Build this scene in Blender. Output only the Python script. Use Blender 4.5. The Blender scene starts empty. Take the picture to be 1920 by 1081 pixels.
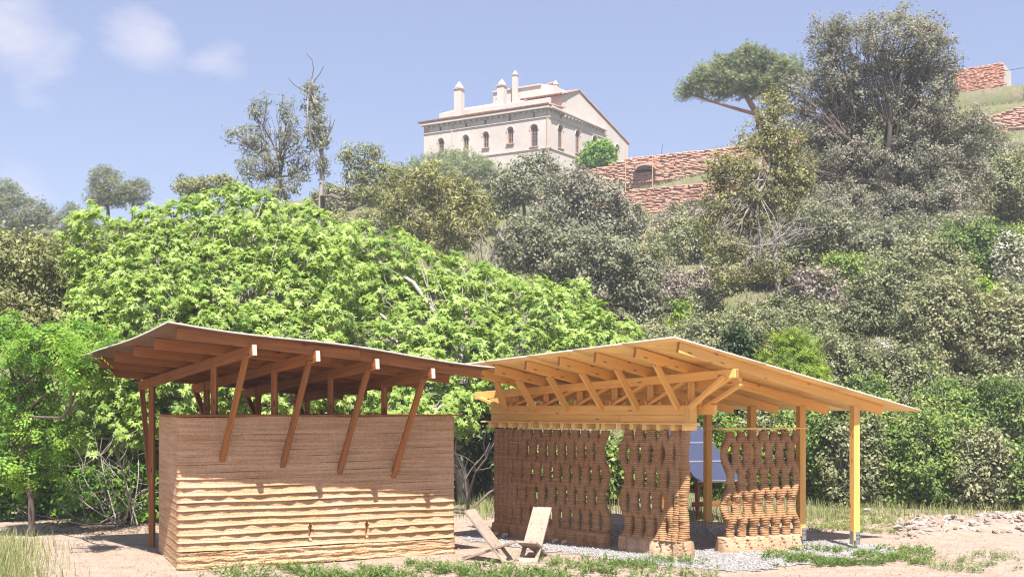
import bpy, bmesh, math
import numpy as np
from mathutils import Vector, Matrix

sc = bpy.context.scene
COL = sc.collection
rng = np.random.default_rng(7)
R = math.radians

# ------------------------------------------------------------------ camera
FPX, EYE, HOR = 1950.0, 2.2, 768.0        # focal length in photo pixels, eye height, horizon row
cam_d = bpy.data.cameras.new('camera'); cam = bpy.data.objects.new('camera', cam_d); COL.objects.link(cam)
cam.location = (0, 0, EYE); cam.rotation_euler = (R(90), 0, 0)
cam_d.sensor_width = 36; cam_d.lens = 36 * FPX / 1920
cam_d.shift_y = (HOR - 540.5) / 1920
cam_d.clip_end = 3000
sc.camera = cam

# ------------------------------------------------------------------ sky, sun, exposure
SUN_EL, SUN_AZ = 62.0, 171.5
w = bpy.data.worlds.new('World'); sc.world = w; w.use_nodes = True
nt = w.node_tree; N = nt.nodes; L = nt.links
for n in list(N): N.remove(n)
out = N.new('ShaderNodeOutputWorld'); bg = N.new('ShaderNodeBackground')
sky = N.new('ShaderNodeTexSky'); sky.sky_type = 'NISHITA'; sky.sun_disc = False
sky.sun_elevation = R(SUN_EL); sky.sun_rotation = R(SUN_AZ)
sky.air_density = 1.0; sky.dust_density = 1.2; sky.ozone_density = 1.5
bg.inputs[1].default_value = 0.072
L.new(bg.outputs[0], out.inputs[0])
tc = N.new('ShaderNodeTexCoord')
def math_node(op, a, b=None, c=None):
    n = N.new('ShaderNodeMath'); n.operation = op
    for i, v in enumerate((a, b, c)):
        if v is None: continue
        if isinstance(v, (int, float)): n.inputs[i].default_value = v
        else: L.new(v, n.inputs[i])
    return n.outputs[0]
def skydir(px, py):
    v = Vector(((px - 960) / FPX, 1, (HOR - py) / FPX)); return v.normalized()
# soft fair weather clouds: a fibrous noise limited to a few cloud bodies, plus sparse cloud elsewhere
nz = N.new('ShaderNodeTexNoise'); nz.inputs['Scale'].default_value = 13; nz.inputs['Detail'].default_value = 9; nz.inputs['Roughness'].default_value = .58; nz.inputs['Distortion'].default_value = .25
mp = N.new('ShaderNodeMapping'); mp.inputs['Scale'].default_value = (1, 1, 1.9)
L.new(tc.outputs['Generated'], mp.inputs[0]); L.new(mp.outputs[0], nz.inputs[0])
acc = None
for (px, py, r, k) in ((40, 75, 105, 1.0), (100, 100, 70, .55), (265, 75, 82, 1.0), (305, 85, 70, .6), (412, 115, 66, .85), (55, 8, 60, .5), (40, 390, 110, .5)):
    vm = N.new('ShaderNodeVectorMath'); vm.operation = 'SUBTRACT'
    L.new(tc.outputs['Generated'], vm.inputs[0]); vm.inputs[1].default_value = skydir(px, py)
    sm = N.new('ShaderNodeVectorMath'); sm.operation = 'MULTIPLY'; L.new(vm.outputs[0], sm.inputs[0]); sm.inputs[1].default_value = (1, 1, 1.35)
    ln = N.new('ShaderNodeVectorMath'); ln.operation = 'LENGTH'; L.new(sm.outputs[0], ln.inputs[0])
    q = math_node('DIVIDE', ln.outputs['Value'], r / FPX * .95)
    g = math_node('MULTIPLY', math_node('EXPONENT', math_node('MULTIPLY', math_node('MULTIPLY', q, q), -1.0)), k)
    acc = g if acc is None else math_node('MAXIMUM', acc, g)
body = math_node('SUBTRACT', math_node('ADD', math_node('MULTIPLY', acc, 1.15), math_node('MULTIPLY', nz.outputs['Fac'], 1.9)), 1.36)
nz2 = N.new('ShaderNodeTexNoise'); nz2.inputs['Scale'].default_value = 2.2; nz2.inputs['Detail'].default_value = 6
L.new(mp.outputs[0], nz2.inputs[0])
sparse = math_node('MULTIPLY', math_node('SUBTRACT', nz2.outputs['Fac'], .66), 1.5)
cl = N.new('ShaderNodeClamp'); L.new(math_node('MAXIMUM', body, sparse), cl.inputs[0]); cl.inputs[2].default_value = .78
thin = N.new('ShaderNodeMix'); thin.data_type = 'RGBA'; thin.inputs[0].default_value = .45     # thin high haze over the whole sky
L.new(sky.outputs[0], thin.inputs[6]); thin.inputs[7].default_value = (2.75, 3.0, 4.9, 1)
mixc = N.new('ShaderNodeMix'); mixc.data_type = 'RGBA'
L.new(cl.outputs[0], mixc.inputs[0]); L.new(thin.outputs[2], mixc.inputs[6]); mixc.inputs[7].default_value = (4.9, 4.75, 5.4, 1)
L.new(mixc.outputs[2], bg.inputs[0])

sun_d = bpy.data.lights.new('sun', 'SUN'); sun = bpy.data.objects.new('sun', sun_d); COL.objects.link(sun)
sun_d.energy = 4.9; sun_d.angle = R(.55); sun_d.color = (1.0, .945, .87)
sun.rotation_euler = (R(90 - SUN_EL), 0, R(180 - SUN_AZ)); sun.location = (3, -20, 40)

vs = sc.view_settings
vs.view_transform = 'Standard'; vs.look = 'None'; vs.gamma = 1; vs.use_curve_mapping = False
vs.exposure = 1.32
sc.cycles.pixel_filter_type = 'BLACKMAN_HARRIS'; sc.cycles.filter_width = 1.15

# ------------------------------------------------------------------ helpers
def P(px, py, Y):
    return Vector(((px - 960) / FPX * Y, Y, EYE + (HOR - py) / FPX * Y))
def G(px, py):
    Y = EYE * FPX / (py - HOR); return Vector(((px - 960) / FPX * Y, Y, 0))

def tag(o, label=None, cat=None, group=None, kind=None):
    if label: o['label'] = label
    if cat: o['category'] = cat
    if group: o['group'] = group
    if kind: o['kind'] = kind
    return o
def empty(name, loc, label=None, cat=None, group=None):
    o = bpy.data.objects.new(name, None); COL.objects.link(o); o.location = loc; o.empty_display_size = .2
    return tag(o, label, cat, group)
def link(name, me, mat=None, parent=None):
    o = bpy.data.objects.new(name, me); COL.objects.link(o)
    if mat is not None and len(me.materials) == 0:
        for m in (mat if isinstance(mat, (list, tuple)) else [mat]): me.materials.append(m)
    if parent is not None:
        o.parent = parent
        t = parent; off = Vector((0, 0, 0))
        o.matrix_parent_inverse = world_of(parent).inverted()
    return o
def world_of(o):
    m = o.matrix_basis.copy()
    if o.parent: m = world_of(o.parent) @ o.matrix_parent_inverse @ m
    return m
def mesh_np(name, V, Fq=None, Ft=None, smooth=False, attr=None, matidx=None):
    """numpy verts + quads and/or tris -> mesh"""
    me = bpy.data.meshes.new(name)
    V = np.asarray(V, dtype=np.float32)
    Fq = np.zeros((0, 4), int) if Fq is None else np.asarray(Fq); Ft = np.zeros((0, 3), int) if Ft is None else np.asarray(Ft)
    nq, ntr = len(Fq), len(Ft)
    me.vertices.add(len(V)); me.vertices.foreach_set('co', V.ravel())
    me.loops.add(nq * 4 + ntr * 3)
    me.loops.foreach_set('vertex_index', np.concatenate([Fq.ravel(), Ft.ravel()]).astype(np.int32))
    me.polygons.add(nq + ntr)
    st = np.concatenate([np.arange(nq) * 4, nq * 4 + np.arange(ntr) * 3]).astype(np.int32)
    me.polygons.foreach_set('loop_start', st)
    if smooth: me.polygons.foreach_set('use_smooth', np.ones(nq + ntr, bool))
    if matidx is not None: me.polygons.foreach_set('material_index', np.asarray(matidx, np.int32))
    me.update(calc_edges=True)
    if attr is not None:
        a = me.attributes.new('rnd', 'FLOAT', 'POINT'); a.data.foreach_set('value', np.asarray(attr, np.float32))
    return me
def bm_mesh(name, bm, smooth=False):
    me = bpy.data.meshes.new(name); bm.normal_update(); bm.to_mesh(me); bm.free()
    if smooth:
        for p in me.polygons: p.use_smooth = True
    return me
def box_mesh(name, l, wd, h, bev=.006, ends=False):
    bm = bmesh.new(); bmesh.ops.create_cube(bm, size=1)
    for v in bm.verts: v.co = Vector((v.co.x * l, v.co.y * wd, v.co.z * h))
    if bev: bmesh.ops.bevel(bm, geom=list(bm.edges), offset=bev, segments=1, affect='EDGES')
    if ends:
        for f in bm.faces:
            if abs(f.normal.x) > .95: f.material_index = 1
    return bm_mesh(name, bm)
def beam(name, p0, p1, wd, h, mat, parent=None, up=(0, 0, 1), bev=.005, ends=None, roll=0):
    """a timber from p0 to p1, local X along its length"""
    p0 = Vector(p0); p1 = Vector(p1); d = p1 - p0; ln = d.length; x = d.normalized()
    upv = Vector(up)
    if abs(x.dot(upv)) > .98: upv = Vector((0, 1, 0))
    y = upv.cross(x).normalized(); z = x.cross(y)
    me = box_mesh(name, ln, wd, h, bev, ends is not None)
    me.materials.append(mat)
    if ends is not None: me.materials.append(ends)
    o = bpy.data.objects.new(name, me); COL.objects.link(o)
    M = Matrix((x, y, z)).transposed().to_4x4(); M.translation = (p0 + p1) / 2
    if roll: M = M @ Matrix.Rotation(roll, 4, 'X')
    if parent is not None: o.parent = parent; o.matrix_parent_inverse = world_of(parent).inverted()
    o.matrix_basis = M
    return o
def tube_arrays(pts, rad, sides=6):
    pts = np.asarray(pts, float); n = len(pts)
    tan = np.gradient(pts, axis=0); tan /= np.linalg.norm(tan, axis=1, keepdims=True) + 1e-9
    ref = np.array([0, 0, 1.0]) if abs(tan[0][2]) < .9 else np.array([1.0, 0, 0])
    a = np.cross(tan, ref); a /= np.linalg.norm(a, axis=1, keepdims=True) + 1e-9
    b = np.cross(tan, a)
    th = np.arange(sides) * 2 * np.pi / sides
    r = np.broadcast_to(np.asarray(rad, float), (n,))
    V = pts[:, None] + r[:, None, None] * (np.cos(th)[None, :, None] * a[:, None] + np.sin(th)[None, :, None] * b[:, None])
    i = np.arange(n - 1)[:, None] * sides; j = np.arange(sides)[None]; j2 = (j + 1) % sides
    Fq = np.stack([i + j, i + j2, i + sides + j2, i + sides + j], -1).reshape(-1, 4)
    return V.reshape(-1, 3), Fq
class Acc:
    def __init__(s): s.V = []; s.Q = []; s.T = []; s.A = []; s.n = 0
    def add(s, V, Q=None, T=None, A=None):
        s.V.append(V)
        if Q is not None and len(Q): s.Q.append(np.asarray(Q) + s.n)
        if T is not None and len(T): s.T.append(np.asarray(T) + s.n)
        s.A.append(np.full(len(V), .5) if A is None else A)
        s.n += len(V)
    def mesh(s, name, smooth=False):
        return mesh_np(name, np.concatenate(s.V), np.concatenate(s.Q) if s.Q else None, np.concatenate(s.T) if s.T else None, smooth, np.concatenate(s.A))

# ------------------------------------------------------------------ materials
def new_mat(name):
    m = bpy.data.materials.new(name); m.use_nodes = True
    n = m.node_tree.nodes; b = n['Principled BSDF']; return m, n, m.node_tree.links, b
def ramp(n, l, src, stops):
    r = n.new('ShaderNodeValToRGB'); e = r.color_ramp.elements
    while len(e) > 1: e.remove(e[-1])
    e[0].position = stops[0][0]; e[0].color = (*stops[0][1], 1)
    for p, c in stops[1:]:
        x = e.new(p); x.color = (*c, 1)
    l.new(src, r.inputs[0]); return r.outputs[0]
def noise(n, l, scale, vec=None, detail=5, rough=.55, mapping=None):
    t = n.new('ShaderNodeTexNoise'); t.inputs['Scale'].default_value = scale; t.inputs['Detail'].default_value = detail; t.inputs['Roughness'].default_value = rough
    if vec is None:
        c = n.new('ShaderNodeTexCoord'); vec = c.outputs['Object']
    if mapping:
        mpn = n.new('ShaderNodeMapping'); mpn.inputs['Scale'].default_value = mapping; l.new(vec, mpn.inputs[0]); vec = mpn.outputs[0]
    l.new(vec, t.inputs[0]); return t.outputs['Fac']
def mixrgb(n, l, a, b, fac, mode='MIX'):
    m = n.new('ShaderNodeMix'); m.data_type = 'RGBA'; m.blend_type = mode
    for i, v in ((0, fac), (6, a), (7, b)):
        if isinstance(v, (int, float)): m.inputs[i].default_value = v
        elif isinstance(v, tuple): m.inputs[i].default_value = (*v, 1)
        else: l.new(v, m.inputs[i])
    return m.outputs[2]
def bump(n, l, b, h, strength=.4, dist=.01):
    k = n.new('ShaderNodeBump'); k.inputs['Strength'].default_value = strength; k.inputs['Distance'].default_value = dist
    l.new(h, k.inputs['Height']); l.new(k.outputs[0], b.inputs['Normal'])
def wood(name, dark, light, rough=.55, var=.18, grain=1.0):
    m, n, l, b = new_mat(name)
    g = noise(n, l, 1.0, mapping=(1.6, 26 * grain, 26 * grain), detail=6, rough=.6)
    g2 = noise(n, l, 1.0, mapping=(.7, 5, 5), detail=3)
    col = ramp(n, l, g, ((.28, dark), (.72, light)))
    kn = n.new('ShaderNodeTexVoronoi'); kn.inputs['Scale'].default_value = 1.0; kn.inputs['Randomness'].default_value = 1
    c = n.new('ShaderNodeTexCoord'); mpn = n.new('ShaderNodeMapping'); mpn.inputs['Scale'].default_value = (2.4, 9, 9); l.new(c.outputs['Object'], mpn.inputs[0]); l.new(mpn.outputs[0], kn.inputs[0])
    kmask = ramp(n, l, kn.outputs['Distance'], ((.06, (1, 1, 1)), (.15, (0, 0, 0))))
    col = mixrgb(n, l, col, tuple(v * .38 for v in dark), kmask)
    oi = n.new('ShaderNodeObjectInfo')
    vary = ramp(n, l, oi.outputs['Random'], ((0, (1 - var, 1 - var, 1 - var)), (1, (1 + var * .5, 1 + var * .4, 1 + var * .3))))
    col = mixrgb(n, l, col, vary, 1.0, 'MULTIPLY')
    shade = ramp(n, l, g2, ((.3, (.84, .82, .8)), (.7, (1.04, 1.03, 1.02))))
    col = mixrgb(n, l, col, shade, 1.0, 'MULTIPLY')
    l.new(col, b.inputs['Base Color']); b.inputs['Roughness'].default_value = rough
    bump(n, l, b, g, .25, .003)
    return m
def earth(name, dark, light, pale, zs=46):
    m, n, l, b = new_mat(name)
    big = noise(n, l, 1.3, detail=4)
    lay = noise(n, l, 1.0, mapping=(1.1, 1.1, zs), detail=3)
    fine = noise(n, l, 38, detail=5, rough=.7)
    col = ramp(n, l, lay, ((.3, dark), (.7, light)))
    col = mixrgb(n, l, col, pale, ramp(n, l, big, ((.46, (0, 0, 0)), (.72, (.55, .55, .55)))))
    sp = ramp(n, l, fine, ((.32, (.62, .58, .55)), (.55, (1, 1, 1)), (.74, (1.12, 1.1, 1.08))))
    col = mixrgb(n, l, col, sp, .75, 'MULTIPLY')
    l.new(col, b.inputs['Base Color']); b.inputs['Roughness'].default_value = .95; b.inputs['Specular IOR Level'].default_value = .15
    bump(n, l, b, fine, .55, .012)
    return m
def plain(name, col, rough=.7, metal=0, var=.12, scale=6, bumpk=.15):
    m, n, l, b = new_mat(name)
    f = noise(n, l, scale, detail=6, rough=.65)
    c = ramp(n, l, f, ((.3, tuple(v * (1 - var) for v in col)), (.7, tuple(min(1, v * (1 + var)) for v in col))))
    l.new(c, b.inputs['Base Color']); b.inputs['Roughness'].default_value = rough; b.inputs['Metallic'].default_value = metal
    if bumpk: bump(n, l, b, f, bumpk, .01)
    return m
def leaf_mat(name, stops, trans=.35, rough=.58, tint=(1.12, 1.12, .6)):
    m, n, l, b = new_mat(name)
    a = n.new('ShaderNodeAttribute'); a.attribute_name = 'rnd'
    col = ramp(n, l, a.outputs['Fac'], stops)
    l.new(col, b.inputs['Base Color']); b.inputs['Roughness'].default_value = rough; b.inputs['Specular IOR Level'].default_value = .26
    t = n.new('ShaderNodeBsdfTranslucent'); l.new(mixrgb(n, l, col, tint, 1.0, 'MULTIPLY'), t.inputs[0])
    mx = n.new('ShaderNodeMixShader'); mx.inputs[0].default_value = trans
    l.new(b.outputs[0], mx.inputs[1]); l.new(t.outputs[0], mx.inputs[2])
    l.new(mx.outputs[0], n['Material Output'].inputs[0])
    return m

M = {}
M['red_wood'] = wood('red_brown_timber', (.215, .072, .015), (.40, .155, .036), .7)
M['red_ply'] = wood('brown_plywood', (.12, .066, .033), (.185, .108, .058), .75, .1, .5)
M['red_end'] = plain('sunlit_sawn_end', (.62, .47, .40), .8)  # sawn beam ends, with the sun on them put into the pale colour
M['gold_wood'] = wood('golden_timber', (.77, .415, .105), (.89, .545, .175), .62, .12)
M['gold_ply'] = wood('golden_plywood', (.84, .53, .17), (.93, .65, .26), .65, .06, .5)
M['gold_end'] = plain('golden_end_grain', (.36, .17, .05), .8)
M['edge'] = plain('pale_sheet_edge', (.70, .55, .42), .7)
M['edge_grey'] = plain('grey_sheet_edge', (.50, .42, .38), .7)
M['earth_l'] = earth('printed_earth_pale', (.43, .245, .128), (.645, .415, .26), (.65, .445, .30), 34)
M['earth_base'] = earth('printed_earth_base', (.44, .27, .155), (.57, .37, .225), (.60, .42, .275), 20)
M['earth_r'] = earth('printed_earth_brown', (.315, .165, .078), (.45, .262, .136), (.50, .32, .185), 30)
M['earth_rb'] = earth('printed_earth_sunlit_base', (.38, .24, .15), (.50, .34, .23), (.56, .41, .29), 14)  # paler copy of the brown earth, sunlight on the screen feet painted in
M['chair_wood'] = wood('weathered_grey_plank', (.27, .21, .165), (.40, .325, .265), .75, .1)
M['steel'] = plain('galvanised_steel', (.42, .42, .43), .45, .8, .15, 20)
M['dark'] = plain('dark_void', (.02, .018, .015), .9)
# ------------------------------------------------------------------ terrain
def sstep(a, b, x):
    t = np.clip((x - a) / (b - a), 0, 1); return t * t * (3 - 2 * t)
def wob(x, y):
    return (np.sin(x * .31 + 1.3) * np.cos(y * .27 + .4) + .5 * np.sin(x * .73 + y * .51) + .3 * np.sin(x * 1.7 - y * 1.3 + 2))
def gz(x, y):
    x = np.asarray(x, float); y = np.asarray(y, float)
    rho = x / np.maximum(y, 8)
    sl = np.interp(rho, [-.7, -.3, -.1, .0, .7], [.25, .29, .335, .35, .35])
    t = np.maximum(0, np.minimum(y, 90) - 23); t = np.where(t < 4, t * t / 8, t - 2)
    zl = sl * t
    ss = np.interp(rho, [-.1, .1, .2, .36, .5, .7], [.292, .292, .33, .40, .425, .44])
    t2 = np.maximum(0, np.minimum(y, 84) - 23); t2 = np.where(t2 < 4, t2 * t2 / 8, t2 - 2)
    zr = ss * t2 + 2.1 * sstep(83.9, 84.1, y) + .08 * np.clip(y - 84, 0, 6) + 2.7 * sstep(89.9, 90.1, y)
    k = sstep(-.05, .08, rho)
    z = zl * (1 - k) + zr * k
    amp = sstep(24, 32, y) * .35 * (1 - .8 * sstep(78, 83, y))
    return z + wob(x, y) * amp + .012 * wob(x * 3, y * 3) * sstep(10, 13, y)
ys = np.concatenate([np.arange(-60, 10, 5), np.arange(10, 26, .4), np.arange(26, 83, .9), np.arange(83, 92, .1), np.arange(92, 130, 3), np.arange(130, 700, 40)])
xs = np.concatenate([np.arange(-420, -60, 30), np.arange(-60, -12, 1.5), np.arange(-12, 14, .4), np.arange(14, 62, 1.2), np.arange(62, 430, 30)])
X, Yg = np.meshgrid(xs, ys)
Z = gz(X, Yg)
V = np.stack([X, Yg, Z], -1).reshape(-1, 3)
nx = len(xs); i = np.arange(len(ys) - 1)[:, None] * nx; j = np.arange(nx - 1)[None]
Fq = np.stack([i + j, i + j + 1, i + nx + j + 1, i + nx + j], -1).reshape(-1, 4)
m, n, l, b = new_mat('dry_earth_ground')
c = n.new('ShaderNodeTexCoord'); sep = n.new('ShaderNodeSeparateXYZ'); l.new(c.outputs['Object'], sep.inputs[0])
f1 = noise(n, l, .55, detail=5); f2 = noise(n, l, 26, detail=6, rough=.75); f3 = noise(n, l, 3.2, detail=6, rough=.7)
dirt = ramp(n, l, f3, ((.28, (.27, .20, .155)), (.5, (.35, .275, .22)), (.75, (.41, .34, .285))))
dirt = mixrgb(n, l, dirt, ramp(n, l, f2, ((.3, (.62, .6, .58)), (.55, (1, 1, 1)), (.75, (1.15, 1.14, 1.12)))), .8, 'MULTIPLY')
dirt = mixrgb(n, l, dirt, (.20, .21, .09), ramp(n, l, f1, ((.60, (0, 0, 0)), (.75, (.5, .5, .5)))))
hill = ramp(n, l, f3, ((.3, (.10, .095, .06)), (.5, (.15, .14, .085)), (.7, (.20, .175, .125))))
hill = mixrgb(n, l, hill, (.13, .15, .06), ramp(n, l, f1, ((.42, (0, 0, 0)), (.6, (.75, .75, .75)))))
mr = n.new('ShaderNodeMapRange'); mr.inputs[1].default_value = 21.5; mr.inputs[2].default_value = 24.5; l.new(sep.outputs[1], mr.inputs[0])
l.new(mixrgb(n, l, dirt, hill, mr.outputs[0]), b.inputs['Base Color']); b.inputs['Roughness'].default_value = .96; b.inputs['Specular IOR Level'].default_value = .1
bump(n, l, b, f2, .7, .03)
ground = link('ground', mesh_np('ground', V, Fq, smooth=True), m)
tag(ground, 'pale dry earth ground rising into the scrubby hillside', kind='structure')

# grey gravel sheet round the right pavilion, with ragged edges
gp = [(-.9, 18.6), (-.75, 17.3), (.5, 16.2), (1.5, 15.0), (2.3, 14.3), (3.5, 14.35), (4.4, 15.0), (5.3, 15.55), (6.0, 16.1), (5.9, 16.8), (4.7, 18.2), (3.6, 19.4), (2.2, 20.2), (.6, 19.9)]
cell = .07
gx, gy = np.meshgrid(np.arange(-1.2, 6.6, cell), np.arange(13.6, 20.6, cell))
def in_poly(x, y, poly):
    r = np.zeros(len(x), bool); k = len(poly) - 1
    for q in range(len(poly)):
        xi, yi = poly[q]; xj, yj = poly[k]
        r ^= ((yi > y) != (yj > y)) & (x < (xj - xi) * (y - yi) / (yj - yi + 1e-12) + xi); k = q
    return r
wx = gx + .10 * np.sin(gy * 5.1 + gx * 2.3) + .06 * np.sin(gy * 13 - gx * 11); wy = gy + .10 * np.sin(gx * 4.3 + 1) + .06 * np.sin(gx * 15 + gy * 9)
ins = in_poly((wx + rng.normal(0, .04, gx.shape)).ravel(), (wy + rng.normal(0, .04, gx.shape)).ravel(), gp).reshape(gx.shape)
Vg = np.stack([gx, gy, gz(gx, gy) + .010 + rng.normal(0, .0015, gx.shape)], -1).reshape(-1, 3)
ii, jj = np.nonzero(ins[:-1, :-1]); nxg = gx.shape[1]; k0 = ii * nxg + jj
gravel_me = mesh_np('gravel_path', Vg, np.stack([k0, k0 + 1, k0 + nxg + 1, k0 + nxg], -1))
m, n, l, b = new_mat('grey_gravel')
f2 = noise(n, l, 34, detail=6, rough=.8); vo = n.new('ShaderNodeTexVoronoi'); vo.inputs['Scale'].default_value = 45; cc = n.new('ShaderNodeTexCoord'); l.new(cc.outputs['Object'], vo.inputs[0])
col = ramp(n, l, vo.outputs['Distance'], ((.05, (.42, .41, .41)), (.5, (.36, .35, .35)), (.8, (.19, .185, .185))))
l.new(mixrgb(n, l, col, ramp(n, l, f2, ((.3, (.7, .68, .66)), (.7, (1.15, 1.12, 1.1)))), 1.0, 'MULTIPLY'), b.inputs['Base Color']); b.inputs['Roughness'].default_value = .95
bump(n, l, b, vo.outputs['Distance'], .6, .015)
M['gravel'] = m
tag(link('gravel_path', gravel_me, m), 'grey gravel surface around the right pavilion', kind='structure')

OCT = np.array([(1, 0, 0), (-1, 0, 0), (0, 1, 0), (0, -1, 0), (0, 0, .8), (0, 0, -.8)], float)
OCF = np.array([(0, 2, 4), (2, 1, 4), (1, 3, 4), (3, 0, 4), (2, 0, 5), (1, 2, 5), (3, 1, 5), (0, 3, 5)])
def pebbles(name, x, y, smin, smax, mat, label):
    nn = len(x); s = rng.uniform(smin, smax, nn) * rng.uniform(.6, 1.3, nn)
    jit = rng.uniform(.6, 1.2, (nn, 6, 1)); ang = rng.uniform(0, 6.28, nn)
    Vp = OCT[None] * jit * s[:, None, None] * np.array([1, .8, .6])
    ca, sa = np.cos(ang)[:, None], np.sin(ang)[:, None]
    Vx = Vp[..., 0] * ca - Vp[..., 1] * sa; Vy = Vp[..., 0] * sa + Vp[..., 1] * ca
    Vp = np.stack([Vx + x[:, None], Vy + y[:, None], Vp[..., 2] + (gz(x, y) + .018 + s * .25)[:, None]], -1)
    T = OCF[None] + (np.arange(nn) * 6)[:, None, None]
    a = np.repeat(rng.uniform(0, 1, nn), 6)
    tag(link(name, mesh_np(name, Vp.reshape(-1, 3), None, T.reshape(-1, 3), False, a), mat), label, 'gravel', kind='stuff')
def attr_mat(name, stops, rough=.9):
    m, n, l, b = new_mat(name); a = n.new('ShaderNodeAttribute'); a.attribute_name = 'rnd'
    l.new(ramp(n, l, a.outputs['Fac'], stops), b.inputs['Base Color']); b.inputs['Roughness'].default_value = rough; return m
x = rng.uniform(-1.2, 6.2, 34000); y = rng.uniform(13.9, 20, 34000); k = in_poly(x, y, gp)
pebbles('gravel', x[k], y[k], .007, .02, attr_mat('grey_pebbles', ((0, (.19, .185, .18)), (.5, (.33, .32, .32)), (1, (.5, .49, .49)))), 'loose grey gravel stones under and in front of the right pavilion')
x = rng.uniform(-7.5, 9, 15000); y = 13.2 + 7.5 * rng.uniform(0, 1, 15000) ** 1.5; k = ~in_poly(x, y, gp)
pebbles('grit', x[k], y[k], .004, .016, attr_mat('tan_pebbles', ((0, (.20, .15, .12)), (.5, (.33, .27, .23)), (1, (.5, .43, .38)))), 'scattered tan grit and small stones on the dirt')

# ------------------------------------------------------------------ left pavilion: solid printed earth room under a red brown roof
A = G(335, 1068); B = G(853, 1036); u = (B - A).normalized(); LW = (B - A).length
back = Vector((-.434, .90, 0)).normalized(); C = A + back * 2.17; D = B + back * 2.17
v = Vector((-.63, .777, 0)).normalized()            # beam direction, towards the back
HW = 2.1
pav = empty('earth_pavilion', (A + D) / 2, 'pavilion of pale printed earth walls under a red brown timber roof', 'pavilion')
# wall surface: a path round the room, displaced by print layers, ledges and scallops
corners = [A, B, D, C]
path = []; fr = []
for k in range(4):
    a_, b_ = corners[k], corners[(k + 1) % 4]; d_ = b_ - a_
    step = .0125 if k == 0 else .03
    nn = int(d_.length / step)
    for t in range(nn):
        path.append((a_ + d_ * (t / nn))); fr.append((k, t / nn * d_.length))
path = np.array([tuple(p) for p in path])[:, :2]; side = np.array([f[0] for f in fr]); sl_ = np.array([f[1] for f in fr])
# round the corners a little
for k in range(6):
    for c_ in corners:
        near = np.hypot(path[:, 0] - c_.x, path[:, 1] - c_.y) < .07
        sm = (np.roll(path, 1, 0) + np.roll(path, -1, 0)) / 2; path[near] = sm[near]
tg = np.roll(path, -2, 0) - np.roll(path, 2, 0); tg /= np.linalg.norm(tg, axis=1, keepdims=True)
nrm = np.stack([tg[:, 1], -tg[:, 0]], 1)
ledges = [0.0, .23]
zc = .23
while zc < 1.92:
    zc += rng.uniform(.088, .122); ledges.append(zc)
ledges[-1] = HW
fk = np.where(side == 0, 1.0, .16)
fk = np.convolve(np.concatenate([fk[-5:], fk, fk[:5]]), np.ones(11) / 11, 'same')[5:-5]
wall = empty('earth_wall', (A + D) / 2); wall.parent = pav; wall.matrix_parent_inverse = world_of(pav).inverted()
slots = [((581, 995)), ((687, 990))]
slot_s = []
for (px, py) in slots:
    rho = (px - 960) / FPX; s_ = (rho * A.y - A.x) / (u.x - rho * u.y); q = A + u * s_; slot_s.append((s_, EYE - (py - HOR) / FPX * q.y))
ph = rng.uniform(0, 6.28, 40)
lay_h = .0215
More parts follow.
